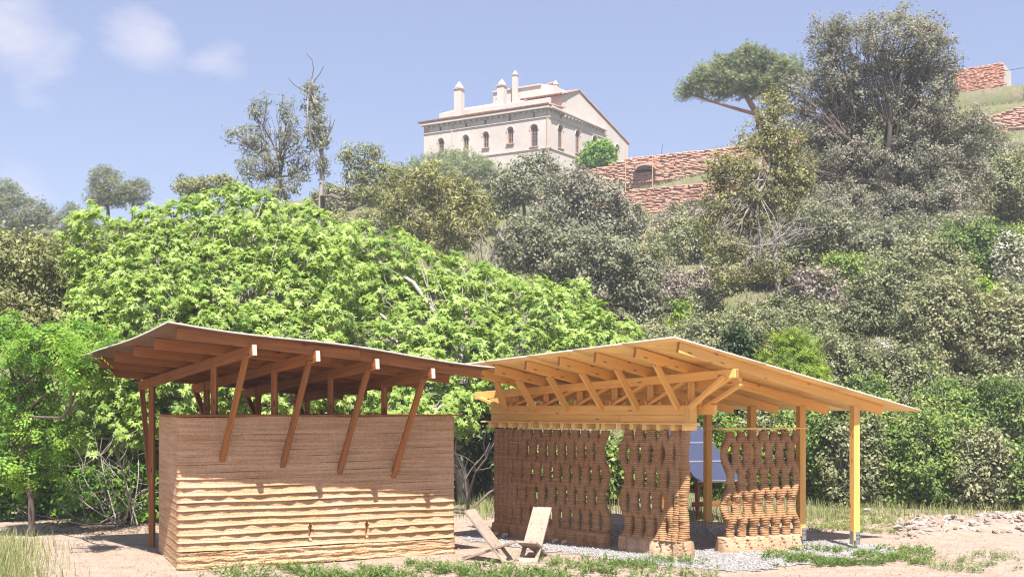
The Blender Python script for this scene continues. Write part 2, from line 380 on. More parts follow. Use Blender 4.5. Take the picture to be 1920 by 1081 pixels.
for bi in range(len(ledges) - 1):
    z0, z1 = ledges[bi], ledges[bi + 1]
    nr = max(6, int((z1 - z0) / .0055)); zz = np.linspace(z0, z1, nr + 1)
    f = (zz - z0) / (z1 - z0)
    zmid = (z0 + z1) / 2
    strong = 1.0 if zmid < 1.25 else max(.42, 1 - (zmid - 1.25) / .45)
    strong *= rng.uniform(.75, 1.15)
    lip = (np.exp(-((f - .14) / .12) ** 2) * .018 + np.where(f < .1, f / .1, (1 - (f - .1) / .9)) * .010) * strong
    bead = -.0045 * (np.abs(np.sin(np.pi * zz / lay_h)) ** .5 < .55)
    bead = .005 * np.abs(np.sin(np.pi * zz / lay_h)) ** .6
    sc_amp = .011 * strong * (.75 + .6 * np.sin(sl_ * .9 + bi * 1.7))
    if bi == 0:
        lip = .045 * (1 - f * .35) + .008 * np.sin(f * 15); bead = bead * .4; sc_amp = sc_amp * .12
    wav = np.abs(np.cos(np.pi * sl_ / .31 + .35 * np.sin(sl_ * 2.1) + ph[bi % 3] * .25))       # scallops
    rough = .004 * np.sin(sl_ * 9 + ph[bi]) + .003 * np.sin(sl_ * 23 + ph[bi + 1])
    d = fk[:, None] * (lip[None] * (.88 + .16 * wav[:, None]) + (wav * sc_amp)[:, None] * (1 - .6 * f[None]) + rough[:, None]) + bead[None]
    if bi == 0:
        lump = rng.normal(0, 1, d.shape); ks = np.hanning(25); ks /= ks.sum(); kz = np.hanning(9); kz /= kz.sum()
        lump = np.apply_along_axis(lambda a_: np.convolve(a_, ks, 'same'), 0, lump); lump = np.apply_along_axis(lambda a_: np.convolve(a_, kz, 'same'), 1, lump)
        d += fk[:, None] * (.055 * lump + rng.normal(0, .003, d.shape))
    d += rng.normal(0, .0012, d.shape)
    for (s_, zs) in slot_s:
        ln_ = np.clip(1 - ((zz - zs) / .135) ** 2, 0, 1)
        hw = .030 * ln_ + 1e-6
        inside = (side == 0)[:, None] & (np.abs(sl_ - s_)[:, None] < hw[None])
        rim = (side == 0)[:, None] & (np.abs(sl_ - s_)[:, None] < hw[None] + .018) & (ln_[None] > 0) & ~inside
        d = np.where(inside, d - .16, d); d = np.where(rim, d + .012, d)
    PX = path[:, 0][:, None] + nrm[:, 0][:, None] * d; PY = path[:, 1][:, None] + nrm[:, 1][:, None] * d
    zrow = np.broadcast_to(zz[None], PX.shape) + (.006 * np.sin(sl_ * 3.1 + bi) * fk)[:, None] * (1 if 0 < bi else .4)
    Vw = np.stack([PX, PY, zrow], -1); npth = len(path); nz_ = nr + 1
    i = np.arange(npth)[:, None]; j = np.arange(nr)[None]; i2 = (i + 1) % npth
    Fq = np.stack([i * nz_ + j, i2 * nz_ + j, i2 * nz_ + j + 1, i * nz_ + j + 1], -1).reshape(-1, 4)
    link('base_course' if bi == 0 else 'earth_course', mesh_np('earth_course', Vw.reshape(-1, 3), Fq, smooth=False), M['earth_base'] if bi == 0 else M['earth_l'], wall)
# pale linings deep in the two slots
for (s_, zs) in slot_s:
    q = A + u * s_ - Vector((u.y, -u.x, 0)) * -.10
    q = A + u * s_ + back * .10
    beam('vent_slot', q + Vector((0, 0, zs - .11)), q + Vector((0, 0, zs + .11)), .05, .03, M['edge'], wall, up=tuple(back), bev=.004)
# top plate
bm = bmesh.new()
o_ = Vector((u.y, -u.x, 0))
cs = [A + o_ * .03 - u * .02, B + o_ * .03 + u * .10, D - o_ * .05 + u * .10, C - o_ * .05 - u * .05]
lo = [bm.verts.new((p.x, p.y, HW + .006)) for p in cs]; hi = [bm.verts.new((p.x, p.y, HW + .03)) for p in cs]
bm.faces.new(lo[::-1]); bm.faces.new(hi)
for k in range(4): bm.faces.new((lo[k], lo[(k + 1) % 4], hi[(k + 1) % 4], hi[k]))
link('top_plate', bm_mesh('top_plate', bm), M['red_wood'], pav)

# roof surface of the left pavilion, (s along the front, t outward along the beams)
def Lp(s, t): return A + u * s - v * t
T_F, T_B, S_L, S_R = 1.08, -3.38, -.53, 4.02
zFL, zFR, zBL, zBR = 3.33, 2.835, 2.92, 2.53
def Lz(s, t):
    a_ = (s - S_L) / (S_R - S_L); b_ = (T_F - t) / (T_F - T_B)
    z = (zFL * (1 - a_) + zFR * a_) * (1 - b_) + (zBL * (1 - a_) + zBR * a_) * b_
    return z - .028 * math.sin(math.pi * 2 * b_) * max(0, 1 - 2.2 * a_) - .02 * math.sin(a_ * 9)
roof = empty('roof', Lp(1.7, -1) + Vector((0, 0, Lz(1.7, -1)))); roof.parent = pav; roof.matrix_parent_inverse = world_of(pav).inverted()
def sheet(name, fpos, fz, s0, s1, t0, t1, thick, mats, parent, ns=8, ntt=8):
    Vt = []; Vb = []
    for a_ in range(ns + 1):
        for b_ in range(ntt + 1):
            s = s0 + (s1 - s0) * a_ / ns; t = t0 + (t1 - t0) * b_ / ntt
            p = fpos(s, t); z = fz(s, t); Vt.append((p.x, p.y, z)); Vb.append((p.x, p.y, z - thick))
    nV = len(Vt); Q = []; mi = []
    idx = lambda a_, b_: a_ * (ntt + 1) + b_
    for a_ in range(ns):
        for b_ in range(ntt):
            q = [idx(a_, b_), idx(a_ + 1, b_), idx(a_ + 1, b_ + 1), idx(a_, b_ + 1)]
            Q.append(q); mi.append(1); Q.append([k + nV for k in q[::-1]]); mi.append(0)
    ring = [idx(a_, 0) for a_ in range(ns)] + [idx(ns, b_) for b_ in range(ntt)] + [idx(a_, ntt) for a_ in range(ns, 0, -1)] + [idx(0, b_) for b_ in range(ntt, 0, -1)]
    for k in range(len(ring)):
        a_, b_ = ring[k], ring[(k + 1) % len(ring)]; Q.append([a_, a_ + nV, b_ + nV, b_]); mi.append(1)
    me = mesh_np(name, Vt + Vb, Q, None, False, None, mi)
    o = link(name, me, mats, parent); bmn = bmesh.new(); bmn.from_mesh(me); bmesh.ops.recalc_face_normals(bmn, faces=bmn.faces); bmn.to_mesh(me); bmn.free()
    return o
cuts = [S_L, .75, 1.98, 3.15, S_R]
for k in range(4):
    for (ta, tb) in ((T_F, -1.25), (-1.254, T_B)):
        sheet('roof_panel', Lp, Lz, cuts[k] + (.004 if k else 0), cuts[k + 1], ta, tb, .022, [M['red_ply'], M['edge_grey']], roof)
PUR = [.93 - k * .80 for k in range(6)]
for t in PUR:
    sA, sB = S_L + .17, S_R - .12
    for (a_, b_) in ((sA, (sA + sB) / 2 + .3), ((sA + sB) / 2 + .3, sB)):
        z0, z1 = Lz(a_, t) - .022 - .075, Lz(b_, t) - .022 - .075
        beam('purlin', Lp(a_, t) + Vector((0, 0, z0)), Lp(b_, t) + Vector((0, 0, z1)), .055, .145, M['red_wood'], roof)
strut_s = [.583, 1.433, 2.269, 3.095]; strut_z = [1.50, 1.398, 1.30, 1.224]
for s, zb in zip(strut_s, strut_z):
    tf, tbk = 1.04, -3.26
    zf = Lz(s, tf) - .022 - .10 - .075; zk = Lz(s, tbk) - .022 - .145 - .06
    beam('main_beam', Lp(s, tf) + Vector((0, 0, zf)), Lp(s, tbk) + Vector((0, 0, zk)), .07, .15, M['red_wood'], pav, ends=M['red_end'])
    def bz(t): return zf + (zk - zf) * (tf - t) / (tf - tbk)
    # slanted strut from a socket in the wall out to the beam
    p0 = Lp(s, -.06) + Vector((0, 0, zb - .09)); p1 = Lp(s, .80) + Vector((0, 0, bz(.80) - .02))
    beam('strut', p0, p1, .068, .078, M['red_wood'], pav, up=tuple(u))
    beam('post', Lp(s, -.27) + Vector((0, 0, HW - .1)), Lp(s, -.27) + Vector((0, 0, bz(-.27) - .01)), .085, .085, M['red_wood'], pav)
    first = s < .6
    zb_ = .0 if first else HW - .1
    tb_ = -2.72
    beam('post', Lp(s, tb_) + Vector((0, 0, zb_)), Lp(s, tb_) + Vector((0, 0, bz(tb_) + .06)), .085, .085, M['red_wood'], pav)
    zlow = .95 if first else HW - .05
    beam('strut', Lp(s, tb_ - .05) + Vector((0, 0, zlow)), Lp(s, -3.18) + Vector((0, 0, bz(-3.18) - .03)), .07, .08, M['red_wood'], pav, up=tuple(u))
# ------------------------------------------------------------------ right pavilion: perforated printed screens under a golden timber roof
S0 = G(920, 1004); S3 = G(1283, 1046); wd = (S3 - S0).normalized(); WN = Vector((wd.y, -wd.x, 0))   # WN faces the camera side
if WN.y > 0: WN = -WN
def Sp(l_, z=0.0, o=0.0): p = S0 + wd * l_ + WN * o; return Vector((p.x, p.y, z))
def l_of(px):
    rho = (px - 960) / FPX; return (rho * S0.y - S0.x) / (wd.x - rho * wd.y)
gpav = empty('timber_pavilion', Sp(2, 0), 'open pavilion with golden timber roof over perforated brown earth screens', 'pavilion')
def strands(parent, origin, d, nout, l0, l1, H, zbase, depth=.30, p=.105, lam=.82, amp=.06, phz=0.0, lh=.034, mat=None, bulge=.02, flare=0.0, close=None, ov=.30, ex=1.0):
    n_s = max(2, int(round((l1 - l0) / p))); p = (l1 - l0) / n_s
    nl = int((H - zbase) / lh)
    th = np.linspace(0, 2 * np.pi, 14, endpoint=False)
    sup = lambda t, e: np.sign(np.cos(t)) * np.abs(np.cos(t)) ** e
    cx = np.sign(np.cos(th)) * np.abs(np.cos(th)) ** ex; cy = np.sign(np.sin(th)) * np.abs(np.sin(th)) ** ex
    for s in range(n_s):
        V = []
        for k in range(nl):
            jx, jy = rng.normal(0, .0028, 2)
            for fz_, ins in ((.0, .009), (.25, .0), (.75, .0), (1.0, .009)):
                z = zbase + (k + fz_) * lh
                zc_ = zbase + (k + .5) * lh
                sn = math.sin(2 * math.pi * zc_ / lam + phz) * (-1) ** s
                a_ = amp; hw = p / 2 + amp * ov
                if close is not None:
                    cf = close((s + .5) * p); a_ = amp * cf; hw = p / 2 + amp * (ov * cf + .35 * (1 - cf))
                c_ = l0 + (s + .5) * p + a_ * sn
                c_ = min(max(c_, l0 + hw * .6), l1 - hw * .6) if False else c_
                fl = flare * max(0, 1 - (zc_ - zbase) / .5) ** 2
                dp = depth / 2 + bulge * .5 * math.cos(4 * math.pi * zc_ / lam + phz * 2) + fl
                # wall swells and leans in and out as a whole
                lean = .025 * math.sin(2.1 * c_ + zc_ * 1.3)
                x_ = c_ + (hw - ins) * cx + jx; y_ = lean + (dp - ins) * cy + jy
                q = np.stack([origin.x + d.x * x_ + nout.x * y_, origin.y + d.y * x_ + nout.y * y_, np.full(14, z)], 1)
                V.append(q)
        nr = len(V); V = np.concatenate(V)
        i = np.arange(nr - 1)[:, None] * 14; j = np.arange(14)[None]; j2 = (j + 1) % 14
        Fq = np.stack([i + j, i + j2, i + 14 + j2, i + 14 + j], -1).reshape(-1, 4)
        Tt = np.array([[V.shape[0] - 14, V.shape[0] - 14 + k, V.shape[0] - 14 + k + 1] for k in range(1, 13)])
        link('printed_strand', mesh_np('printed_strand', V, Fq, Tt, smooth=False), mat, parent)
def base_block(parent, origin, d, nout, l0, l1, H, depth, mat, flutes=.21, slope=.05):
    ns = int((l1 - l0) / .018); nr = 22
    rows = []
    for face in (1, -1):
        for r in range(nr + 1):
            z = H * r / nr
            x_ = np.linspace(l0, l1, ns + 1)
            arch = np.clip(np.abs(((x_ / flutes) % 1) - .5) * 2, 0, 1)
            hollow = (arch > .55) & (z < H * (.35 + .6 * (arch - .55) / .45))
            y_ = face * (depth / 2 + slope * (1 - z / H) ** .7 - .035 * hollow * (face == 1) + .006 * np.abs(np.sin(np.pi * z / .03)) + .012 * np.sin(x_ * 11 + z * 9)) + rng.normal(0, .0035, len(x_))
            ends = np.clip(np.minimum(x_ - l0, l1 - x_) / .05, 0, 1) ** .5
            y_ = y_ * ends
            rows.append(np.stack([origin.x + d.x * x_ + nout.x * y_, origin.y + d.y * x_ + nout.y * y_, np.full(len(x_), z - .01 if r == 0 else z)], 1))
    V = np.concatenate(rows); m_ = ns + 1; Q = []
    for face in range(2):
        off = face * (nr + 1) * m_
        i = np.arange(nr)[:, None] * m_; j = np.arange(ns)[None]
        Q.append((np.stack([i + j, i + j + 1, i + m_ + j + 1, i + m_ + j], -1) + off).reshape(-1, 4))
    t0 = nr * m_; t1 = (nr + 1) * m_ + nr * m_; j = np.arange(ns)
    Q.append(np.stack([t0 + j, t0 + j + 1, t1 + j + 1, t1 + j], -1))
    return link('base_course', mesh_np('base_course', V, np.concatenate(Q), None, False), mat, parent)
HS = 1.90
lA1, lB0, lB1 = l_of(1131), l_of(1159), (S3 - S0).length
scr1 = empty('screen_wall', Sp((lA1) / 2)); scr1.parent = gpav; scr1.matrix_parent_inverse = world_of(gpav).inverted()
scr1['label'] = 'long perforated brown printed earth screen'
Oc = S0 - WN * .12
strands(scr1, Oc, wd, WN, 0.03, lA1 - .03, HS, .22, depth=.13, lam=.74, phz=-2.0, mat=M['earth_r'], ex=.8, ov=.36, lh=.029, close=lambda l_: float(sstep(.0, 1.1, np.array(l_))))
base_block(scr1, Oc, wd, WN, -.02, lA1 + .03, .24, .20, M['earth_r'], .21, .03)
scr2 = empty('screen_wall', Sp((lB0 + lB1) / 2)); scr2.parent = gpav; scr2.matrix_parent_inverse = world_of(gpav).inverted()
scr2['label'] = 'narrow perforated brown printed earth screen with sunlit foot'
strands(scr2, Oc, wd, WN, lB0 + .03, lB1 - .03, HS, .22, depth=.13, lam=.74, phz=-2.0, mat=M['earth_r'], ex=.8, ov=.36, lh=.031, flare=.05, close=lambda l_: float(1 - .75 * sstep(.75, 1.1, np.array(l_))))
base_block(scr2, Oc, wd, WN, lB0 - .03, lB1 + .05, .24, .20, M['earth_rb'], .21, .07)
# pipe ends in the foot of the long screen
for px in (932, 950, 1044, 1062):
    q = Sp(l_of(px), .055, .045)
    bm = bmesh.new(); bmesh.ops.create_cone(bm, cap_ends=True, segments=16, radius1=.032, radius2=.032, depth=.09)
    bmesh.ops.inset_individual(bm, faces=[f for f in bm.faces if len(f.verts) > 4], thickness=.012, depth=-.02)
    o = link('pipe_end', bm_mesh('pipe_end', bm), M['edge'], scr1)
    o.matrix_basis = Matrix.Translation(q) @ WN.to_track_quat('Z', 'Y').to_matrix().to_4x4()
# third screen, set along the rafters
T0 = G(1357, 1036); T1 = G(1503, 1028); td = (T1 - T0).normalized(); TN = Vector((td.y, -td.x, 0)); LT = (T1 - T0).length
scr3 = empty('screen_wall', (T0 + T1) / 2); scr3.parent = gpav; scr3.matrix_parent_inverse = world_of(gpav).inverted()
scr3['label'] = 'short perforated earth screen with open lens holes beside a post'
Ot = T0 - TN * .10
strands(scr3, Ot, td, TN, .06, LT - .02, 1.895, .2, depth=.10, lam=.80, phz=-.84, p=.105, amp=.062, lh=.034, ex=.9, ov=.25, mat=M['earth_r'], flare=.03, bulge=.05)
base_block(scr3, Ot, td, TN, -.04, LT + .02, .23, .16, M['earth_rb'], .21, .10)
bm = bmesh.new()
cs = [Ot - td * .07 + TN * .2, Ot + td * (LT + .12) + TN * .13, Ot + td * (LT + .12) - TN * .22, Ot - td * .2 - TN * .12]
lo = [bm.verts.new((p.x, p.y, 1.90)) for p in cs]; hi = [bm.verts.new((p.x, p.y, 1.922)) for p in cs]
bm.faces.new(lo[::-1]); bm.faces.new(hi)
for k in range(4): bm.faces.new((lo[k], lo[(k + 1) % 4], hi[(k + 1) % 4], hi[k]))
bmesh.ops.recalc_face_normals(bm, faces=bm.faces)
link('cap_board', bm_mesh('cap_board', bm), M['gold_ply'], gpav)

# ring of timber on the screens: toothed blocks, plate, two stacked beams
GW, GE = M['gold_wood'], M['gold_end']
lE = l_of(1294)
plate_z = 1.995
beam('wall_plate', Sp(-.22, plate_z, .02 - .12), Sp(lE + .03, plate_z - .0, .02 - .12), .26, .024, M['gold_ply'], gpav)
for (a_, b_, z_) in ((-.01, l_of(1160), 2.067), (l_of(1160) + .004, lE - .05, 2.067)):
    beam('lower_beam', Sp(a_, z_, -.06), Sp(b_, z_, -.06), .085, .118, GW, gpav)
beam('upper_beam', Sp(-.01, 2.202, -.045), Sp(lE, 2.202, -.045), .09, .148, GW, gpav)
beam('upper_beam', Sp(-.01, 2.202, -.30), Sp(lE + .25, 2.202, -.30), .09, .148, GW, gpav)
for px in (920, 938.5, 957, 976, 995, 1014.5, 1034, 1054.5, 1075.5, 1097, 1122, 1132):
    q = l_of(px); beam('tooth_block', Sp(q, 1.938, .03), Sp(q, 1.938, -.28), .066, .09, M['gold_ply'], gpav, ends=M['gold_ply'])
for px in (1162, 1185, 1209, 1235, 1262, 1284):
    q = l_of(px); beam('tooth_block', Sp(q, 1.938, .03), Sp(q, 1.938, -.28), .066, .09, M['gold_ply'], gpav, ends=M['gold_ply'])

# roof sheet: a ruled surface between a straight high edge and a straight low edge; rafters follow its rulings
post_far = G(1327, 1003); post_near = G(1600, 1027)
posts = [post_far + (post_near - post_far) * (k / 3) for k in range(4)]        # under rafters 4..7
step = (post_near - post_far) / 3
H0, H1 = P(833, 686, 16.9), P(1265, 630, 14.2); L1_ = P(1728, 768, 16.97)
def a_px(px):
    rho = (px - 960) / FPX; return (rho * H0.y - H0.x) / ((H1.x - H0.x) - rho * (H1.y - H0.y))
ra_ = [a_px(px) for px in (872, 912, 971, 1033, 1100, 1174, 1254)]
def flat(p_): return Vector((p_.x, p_.y, 0))
h7 = H0.lerp(H1, ra_[6]); h4 = H0.lerp(H1, ra_[3])
KA = .962
kk = (flat(H0.lerp(H1, 0) * 0 + L1_) - flat(h7)).length / (flat(post_near) - flat(h7)).length
l4 = flat(h4) + (flat(post_far) - flat(h4)) * kk
L0_ = (l4 - flat(L1_) * ra_[3] * KA) / (1 - ra_[3] * KA); L0_.z = 2.26
RH = .15
def Gp(a_, b_):
    return H0.lerp(H1, a_).lerp(L0_.lerp(L1_, a_), b_)
def Gz(a_, b_): return Gp(a_, b_).z
def under(a_, b_): q = H0.lerp(H1, a_).lerp(L0_.lerp(L1_, a_ * KA), b_); return Vector((q.x, q.y, q.z - .030 - RH))
def cross_b(a_, p0, d_):      # ruling a_ crossing the plan line p0 + d_*s -> b
    h_, e_ = H0.lerp(H1, a_), L0_.lerp(L1_, a_ * KA); r_ = flat(e_) - flat(h_); n_ = Vector((-d_.y, d_.x, 0)); return n_.dot(flat(p0) - flat(h_)) / n_.dot(r_)
groof = empty('roof', Gp(.5, .5)); groof.parent = gpav; groof.matrix_parent_inverse = world_of(gpav).inverted()
up_r = []
for a_ in ra_:
    beam('rafter', under(a_, .033) + Vector((0, 0, RH / 2)), under(a_, .905) + Vector((0, 0, RH / 2)), .06, RH, GW, groof, ends=GE)
ka = [0, .2, .4, .6, .8, 1.0]
for q_ in range(5):
    for (ta, tb) in ((0, .33), (.3312, .66), (.6612, 1)):
        sheet('roof_panel', Gp, Gz, ka[q_] + (.0006 if q_ else 0), ka[q_ + 1], ta, tb, .024, [M['gold_ply'], M['edge']], groof, 4, 4)
cb = [cross_b(a_, Sp(0, 0, -.06), wd) for a_ in ra_]
cpt = [under(a_, b_) for a_, b_ in zip(ra_, cb)]
chord_l = [(flat(q_) - S0).dot(wd) for q_ in cpt]
def zc(l_): return float(np.interp(l_, chord_l, [q_.z for q_ in cpt])) if chord_l[0] <= l_ <= chord_l[-1] else (cpt[0].z + (cpt[-1].z - cpt[0].z) * (l_ - chord_l[0]) / (chord_l[-1] - chord_l[0]))
pz = []
for k in range(4):
    b_ = cross_b(ra_[3 + k], posts[k], step.normalized()); q_ = under(ra_[3 + k], b_); posts[k] = flat(q_); pz.append(q_.z)
print('POSTS', [tuple(round(v_, 2) for v_ in p_) for p_ in posts], pz, 'CHORD', chord_l, [q_.z for q_ in cpt])
beam('chord', Sp(-.42, zc(-.42) - .065, -.06), Sp(l_of(1378), zc(l_of(1378)) - .065, -.06), .09, .13, GW, gpav, ends=GE)
beam('chord', Sp(-.3, zc(-.3) - .17, -.32), Sp(l_of(1378) - .1, zc(l_of(1378)) - .17, -.32), .09, .12, GW, gpav)
sb = [l_of(px) for px in (945, 1001, 1063, 1128, 1194, 1270)]
for k in range(6):
    b0 = Sp(sb[k] + .03, 2.22, .025)
    top = under(ra_[k], cb[k] - (.62 / (flat(L0_.lerp(L1_, ra_[k])) - flat(H0.lerp(H1, ra_[k]))).length)) + Vector((0, 0, .03))
    # struts run from the beam forward and up to the rafter, lapped on the rafter's left flank
    beam('strut', b0, top - wd * .055, .05, .11, GW, gpav, up=tuple(WN))
    nxt = chord_l[k + 1] if k < 5 else l_of(1366)
    beam('brace', Sp(sb[k] + .12, 2.25, -.10), Sp(nxt - .02, zc(nxt) - .10, -.10), .05, .11, GW, gpav, up=tuple(WN))
    vp = sb[k] + .13
    beam('king_post', Sp(vp, 2.12, -.17), Sp(vp, zc(vp) - .04, -.17), .10, .08, GW, gpav)
    beam('cross_block', Sp(vp - .02, 2.30, .01), Sp(vp - .02, 2.30, -.42), .11, .075, GW, gpav, ends=GE)
beam('brace', Sp(lE + .01, 2.23, .02), Sp(l_of(1359), zc(l_of(1359)) - .10, .02), .05, .11, GW, gpav, up=tuple(WN))
beam('brace', Sp(lE + .05, 2.23, -.30), Sp(l_of(1359) + .1, zc(l_of(1359)) - .2, -.30), .05, .11, GW, gpav, up=tuple(WN))
beam('brace', Sp(l_of(945) - .02, 2.24, -.02), Sp(-.28, zc(-.3) - .11, -.02), .05, .10, GW, gpav, up=tuple(WN))
beam('end_block', Sp(lE - .045, 1.97, -.08), Sp(lE - .045, 2.27, -.08), .1, .2, GW, gpav, up=tuple(WN))
# tie beams along the post row and from screens to posts
beam('eaves_beam', posts[0] - step * 2.6 + Vector((0, 0, pz[0] - .05)), posts[0] + step * .2 + Vector((0, 0, pz[0] - .05)), .07, .13, GW, gpav)
for k, q in enumerate(posts):
    p_ = beam('post', q + Vector((0, 0, .13)), q + Vector((0, 0, pz[k] + .02)), .115, .115, GW, gpav, up=tuple(td))
    # steel shoe: two flat plates with bolt heads and a pin
    shoe = empty('post_shoe', q); shoe.parent = gpav; shoe.matrix_parent_inverse = world_of(gpav).inverted()
    camd = Vector((-q.x, -q.y, 0)).normalized()
    fx = td; fn = TN
    for off in (.0605, -.0605):
        beam('shoe_plate', q + td * off + Vector((0, 0, .07)), q + td * off + Vector((0, 0, .28)), .006, .09, M['steel'], shoe, up=tuple(TN), bev=.001)
    beam('shoe_plate', q + TN * .0605 + td * .015 + Vector((0, 0, .07)), q + TN * .0605 + td * .015 + Vector((0, 0, .27)), .006, .085, M['steel'], shoe, up=tuple(td), bev=.001)
    for zz in (.16, .22):
        for xx in (-.008, .038):
            bm = bmesh.new(); bmesh.ops.create_cone(bm, cap_ends=True, segments=6, radius1=.010, radius2=.009, depth=.012)
            o = link('bolt', bm_mesh('bolt', bm), M['dark'], shoe); o.matrix_basis = Matrix.Translation(q + TN * .068 + td * xx + Vector((0, 0, zz))) @ TN.to_track_quat('Z', 'Y').to_matrix().to_4x4()
    beam('pin', q + Vector((0, 0, -.03)), q + Vector((0, 0, .13)), .022, .022, M['steel'], shoe, bev=.003)

# ------------------------------------------------------------------ plank chairs
def plank_chair(loc, rz, label):
    root = empty('plank_chair', loc, label, 'chair', 'plank chairs on the dirt between the pavilions')
    root.rotation_euler = (0, 0, rz)
    ax0 = Vector((-.335, 0, .735)); ax1 = Vector((.335, 0, .0)); d_ = (ax1 - ax0); L1 = d_.length; d_.normalize(); nn = Vector((0, 1, 0)).cross(d_)
    def plank(name, pieces, o0, dx, dn, th):
        bm = bmesh.new()
        for (a_, b_, y0, y1) in pieces:
            vv = []
            for (t, y_, h) in ((a_, y0, 0), (b_, y0, 0), (b_, y1, 0), (a_, y1, 0), (a_, y0, th), (b_, y0, th), (b_, y1, th), (a_, y1, th)):
                q = o0 + dx * t + dn * (h - th / 2); vv.append(bm.verts.new((q.x, y_, q.z)))
            for f in ((3, 2, 1, 0), (4, 5, 6, 7), (0, 1, 5, 4), (1, 2, 6, 5), (2, 3, 7, 6), (3, 0, 4, 7)): bm.faces.new([vv[q] for q in f])
        bmesh.ops.recalc_face_normals(bm, faces=bm.faces)
        bmesh.ops.bevel(bm, geom=list(bm.edges), offset=.0035, segments=1, affect='EDGES')
        me = bm_mesh(name, bm); o = bpy.data.objects.new(name, me); COL.objects.link(o); me.materials.append(M['chair_wood']); o.parent = root; return o
    W_ = .145
    plank('back_plank', ((0, L1 - .30, -W_, W_),), ax0, d_, nn, .034)
    plank('leg', ((L1 - .30, L1, -W_, -W_ + .062),), ax0, d_, nn, .034)
    plank('leg', ((L1 - .30, L1, W_ - .062, W_),), ax0, d_, nn, .034)
    plank('foot_rail', ((L1 - .085, L1, -W_ + .062, W_ - .062),), ax0, d_, nn, .033)
    s0 = Vector((-.40, 0, .016)); s1 = Vector((.40, 0, .305)); e = s1 - s0; L2 = e.length; e.normalize(); en = Vector((0, -1, 0)).cross(e)
    plank('tail_plank', ((0, L2 * .62, -.077, .077),), s0, e, en, .034)
    plank('seat', ((L2 * .62, L2, -W_, W_),), s0, e, en, .035)
    return root
plank_chair(G(917, 1052), R(-27), 'grey plank chair turned side on between the pavilions, facing the other chair')
plank_chair(G(1004, 1048), R(-110), 'grey plank chair in front of the long screen, its broad back plank facing out')

# ------------------------------------------------------------------ solar panels on a timber stand behind the right pavilion
m, n, l, b = new_mat('solar_cells'); b.inputs['Roughness'].default_value = .22
c = n.new('ShaderNodeTexCoord'); br = n.new('ShaderNodeTexBrick'); l.new(c.outputs['Object'], br.inputs[0]); br.offset = 0
br.inputs['Color1'].default_value = (.04, .047, .085, 1); br.inputs['Color2'].default_value = (.045, .05, .09, 1); br.inputs['Mortar'].default_value = (.043, .048, .087, 1)
br.inputs['Scale'].default_value = 1; br.inputs['Brick Width'].default_value = .16; br.inputs['Row Height'].default_value = .16; br.inputs['Mortar Size'].default_value = .004
l.new(br.outputs[0], b.inputs['Base Color']); b.inputs['Roughness'].default_value = .3
M['solar'] = m
alu = plain('aluminium_frame', (.40, .41, .45), .35, .7)
pb = P(1393, 902, 20.6); pt = P(1311, 798, 22.3)
sv = (pt - pb); hv = Vector((sv.y, -sv.x, 0)).normalized() * -1
stand = empty('solar_stand', Vector((pb.x, pb.y, 0)), 'timber stand of dark blue solar panels behind the screens', 'solar panels')
wdt = 1.0; nrm_ = hv.cross(sv).normalized()
if nrm_.z < 0: nrm_ = -nrm_
for k in range(3):
    a_ = pb + sv * (k / 3 + .006); b_ = pb + sv * ((k + 1) / 3 - .006); mid = (a_ + b_) / 2 + hv * wdt / 2
    me = box_mesh('solar_panel', (b_ - a_).length, wdt, .035, .004); me.materials.append(M['solar'])
    o = link('solar_panel', me, None, stand)
    x_ = sv.normalized(); z_ = nrm_; y_ = z_.cross(x_); Mx = Matrix((x_, y_, z_)).transposed().to_4x4(); Mx.translation = mid; o.matrix_basis = Mx
    for e_ in (a_, b_):
        q = beam('panel_frame', e_ + nrm_ * .012, e_ + hv * wdt + nrm_ * .012, .02, .04, alu, stand, up=tuple(nrm_), bev=.002)
for f in (.1, .9):
    q = pb + hv * wdt * f - nrm_ * .07
    beam('rail', q, q + sv, .06, .09, M['red_wood'], stand, up=tuple(nrm_))
    for t in (.12, .9):
        r_ = q + sv * t; dx = .25 if t < .5 else -.1
        beam('leg', Vector((r_.x + dx * .3, r_.y + dx, float(gz(r_.x, r_.y)) - .05)), r_, .07, .09, M['red_wood'], stand)
beam('rail', pb - nrm_ * .09 + Vector((0, 0, -.35)) + hv * -.1, pb - nrm_ * .09 + hv * (wdt + .1) + Vector((0, 0, -.35)), .06, .09, M['red_wood'], stand)
# ------------------------------------------------------------------ the house on the hill
M['stucco'] = plain('cream_stucco', (.475, .425, .385), .9, 0, .13, .35, .1)
M['trim'] = plain('greyish_trim', (.50, .42, .36), .9, 0, .1, 2)
M['tile'] = plain('terracotta_tile', (.50, .27, .20), .85, 0, .3, 3)
M['brick'] = plain('brick_trim', (.42, .26, .19), .9, 0, .2, 3)
M['win_wood'] = plain('window_wood', (.30, .16, .085), .6, 0, .2, 4)
m, n, l, b = new_mat('window_glass'); b.inputs['Base Color'].default_value = (.05, .06, .08, 1); b.inputs['Roughness'].default_value = .08; b.inputs['Specular IOR Level'].default_value = .7
M['glass'] = m
M['white'] = plain('white_lime', (.46, .43, .40), .9, 0, .06, 1)
K = P(1028, 198, 100); ZE = K.z; K = Vector((K.x, K.y, 0))
ha = Vector((-.887, .461, 0)).normalized(); hb = Vector((.60, .80, 0)).normalized()
LA, LB, ZB = 14.1, 15.0, 20.5
na = Vector((-ha.y, ha.x, 0)); na = na if na.y < 0 else -na        # outward normals
nb = Vector((hb.y, -hb.x, 0)); nb = nb if nb.y < 0 else -nb
house = empty('hilltop_house', (K.x, K.y, ZB), 'pale cream farmhouse with white chimneys on top of the hill', 'house')
def Hp(a_, b_, z): q = K + ha * a_ + hb * b_; return Vector((q.x, q.y, z))
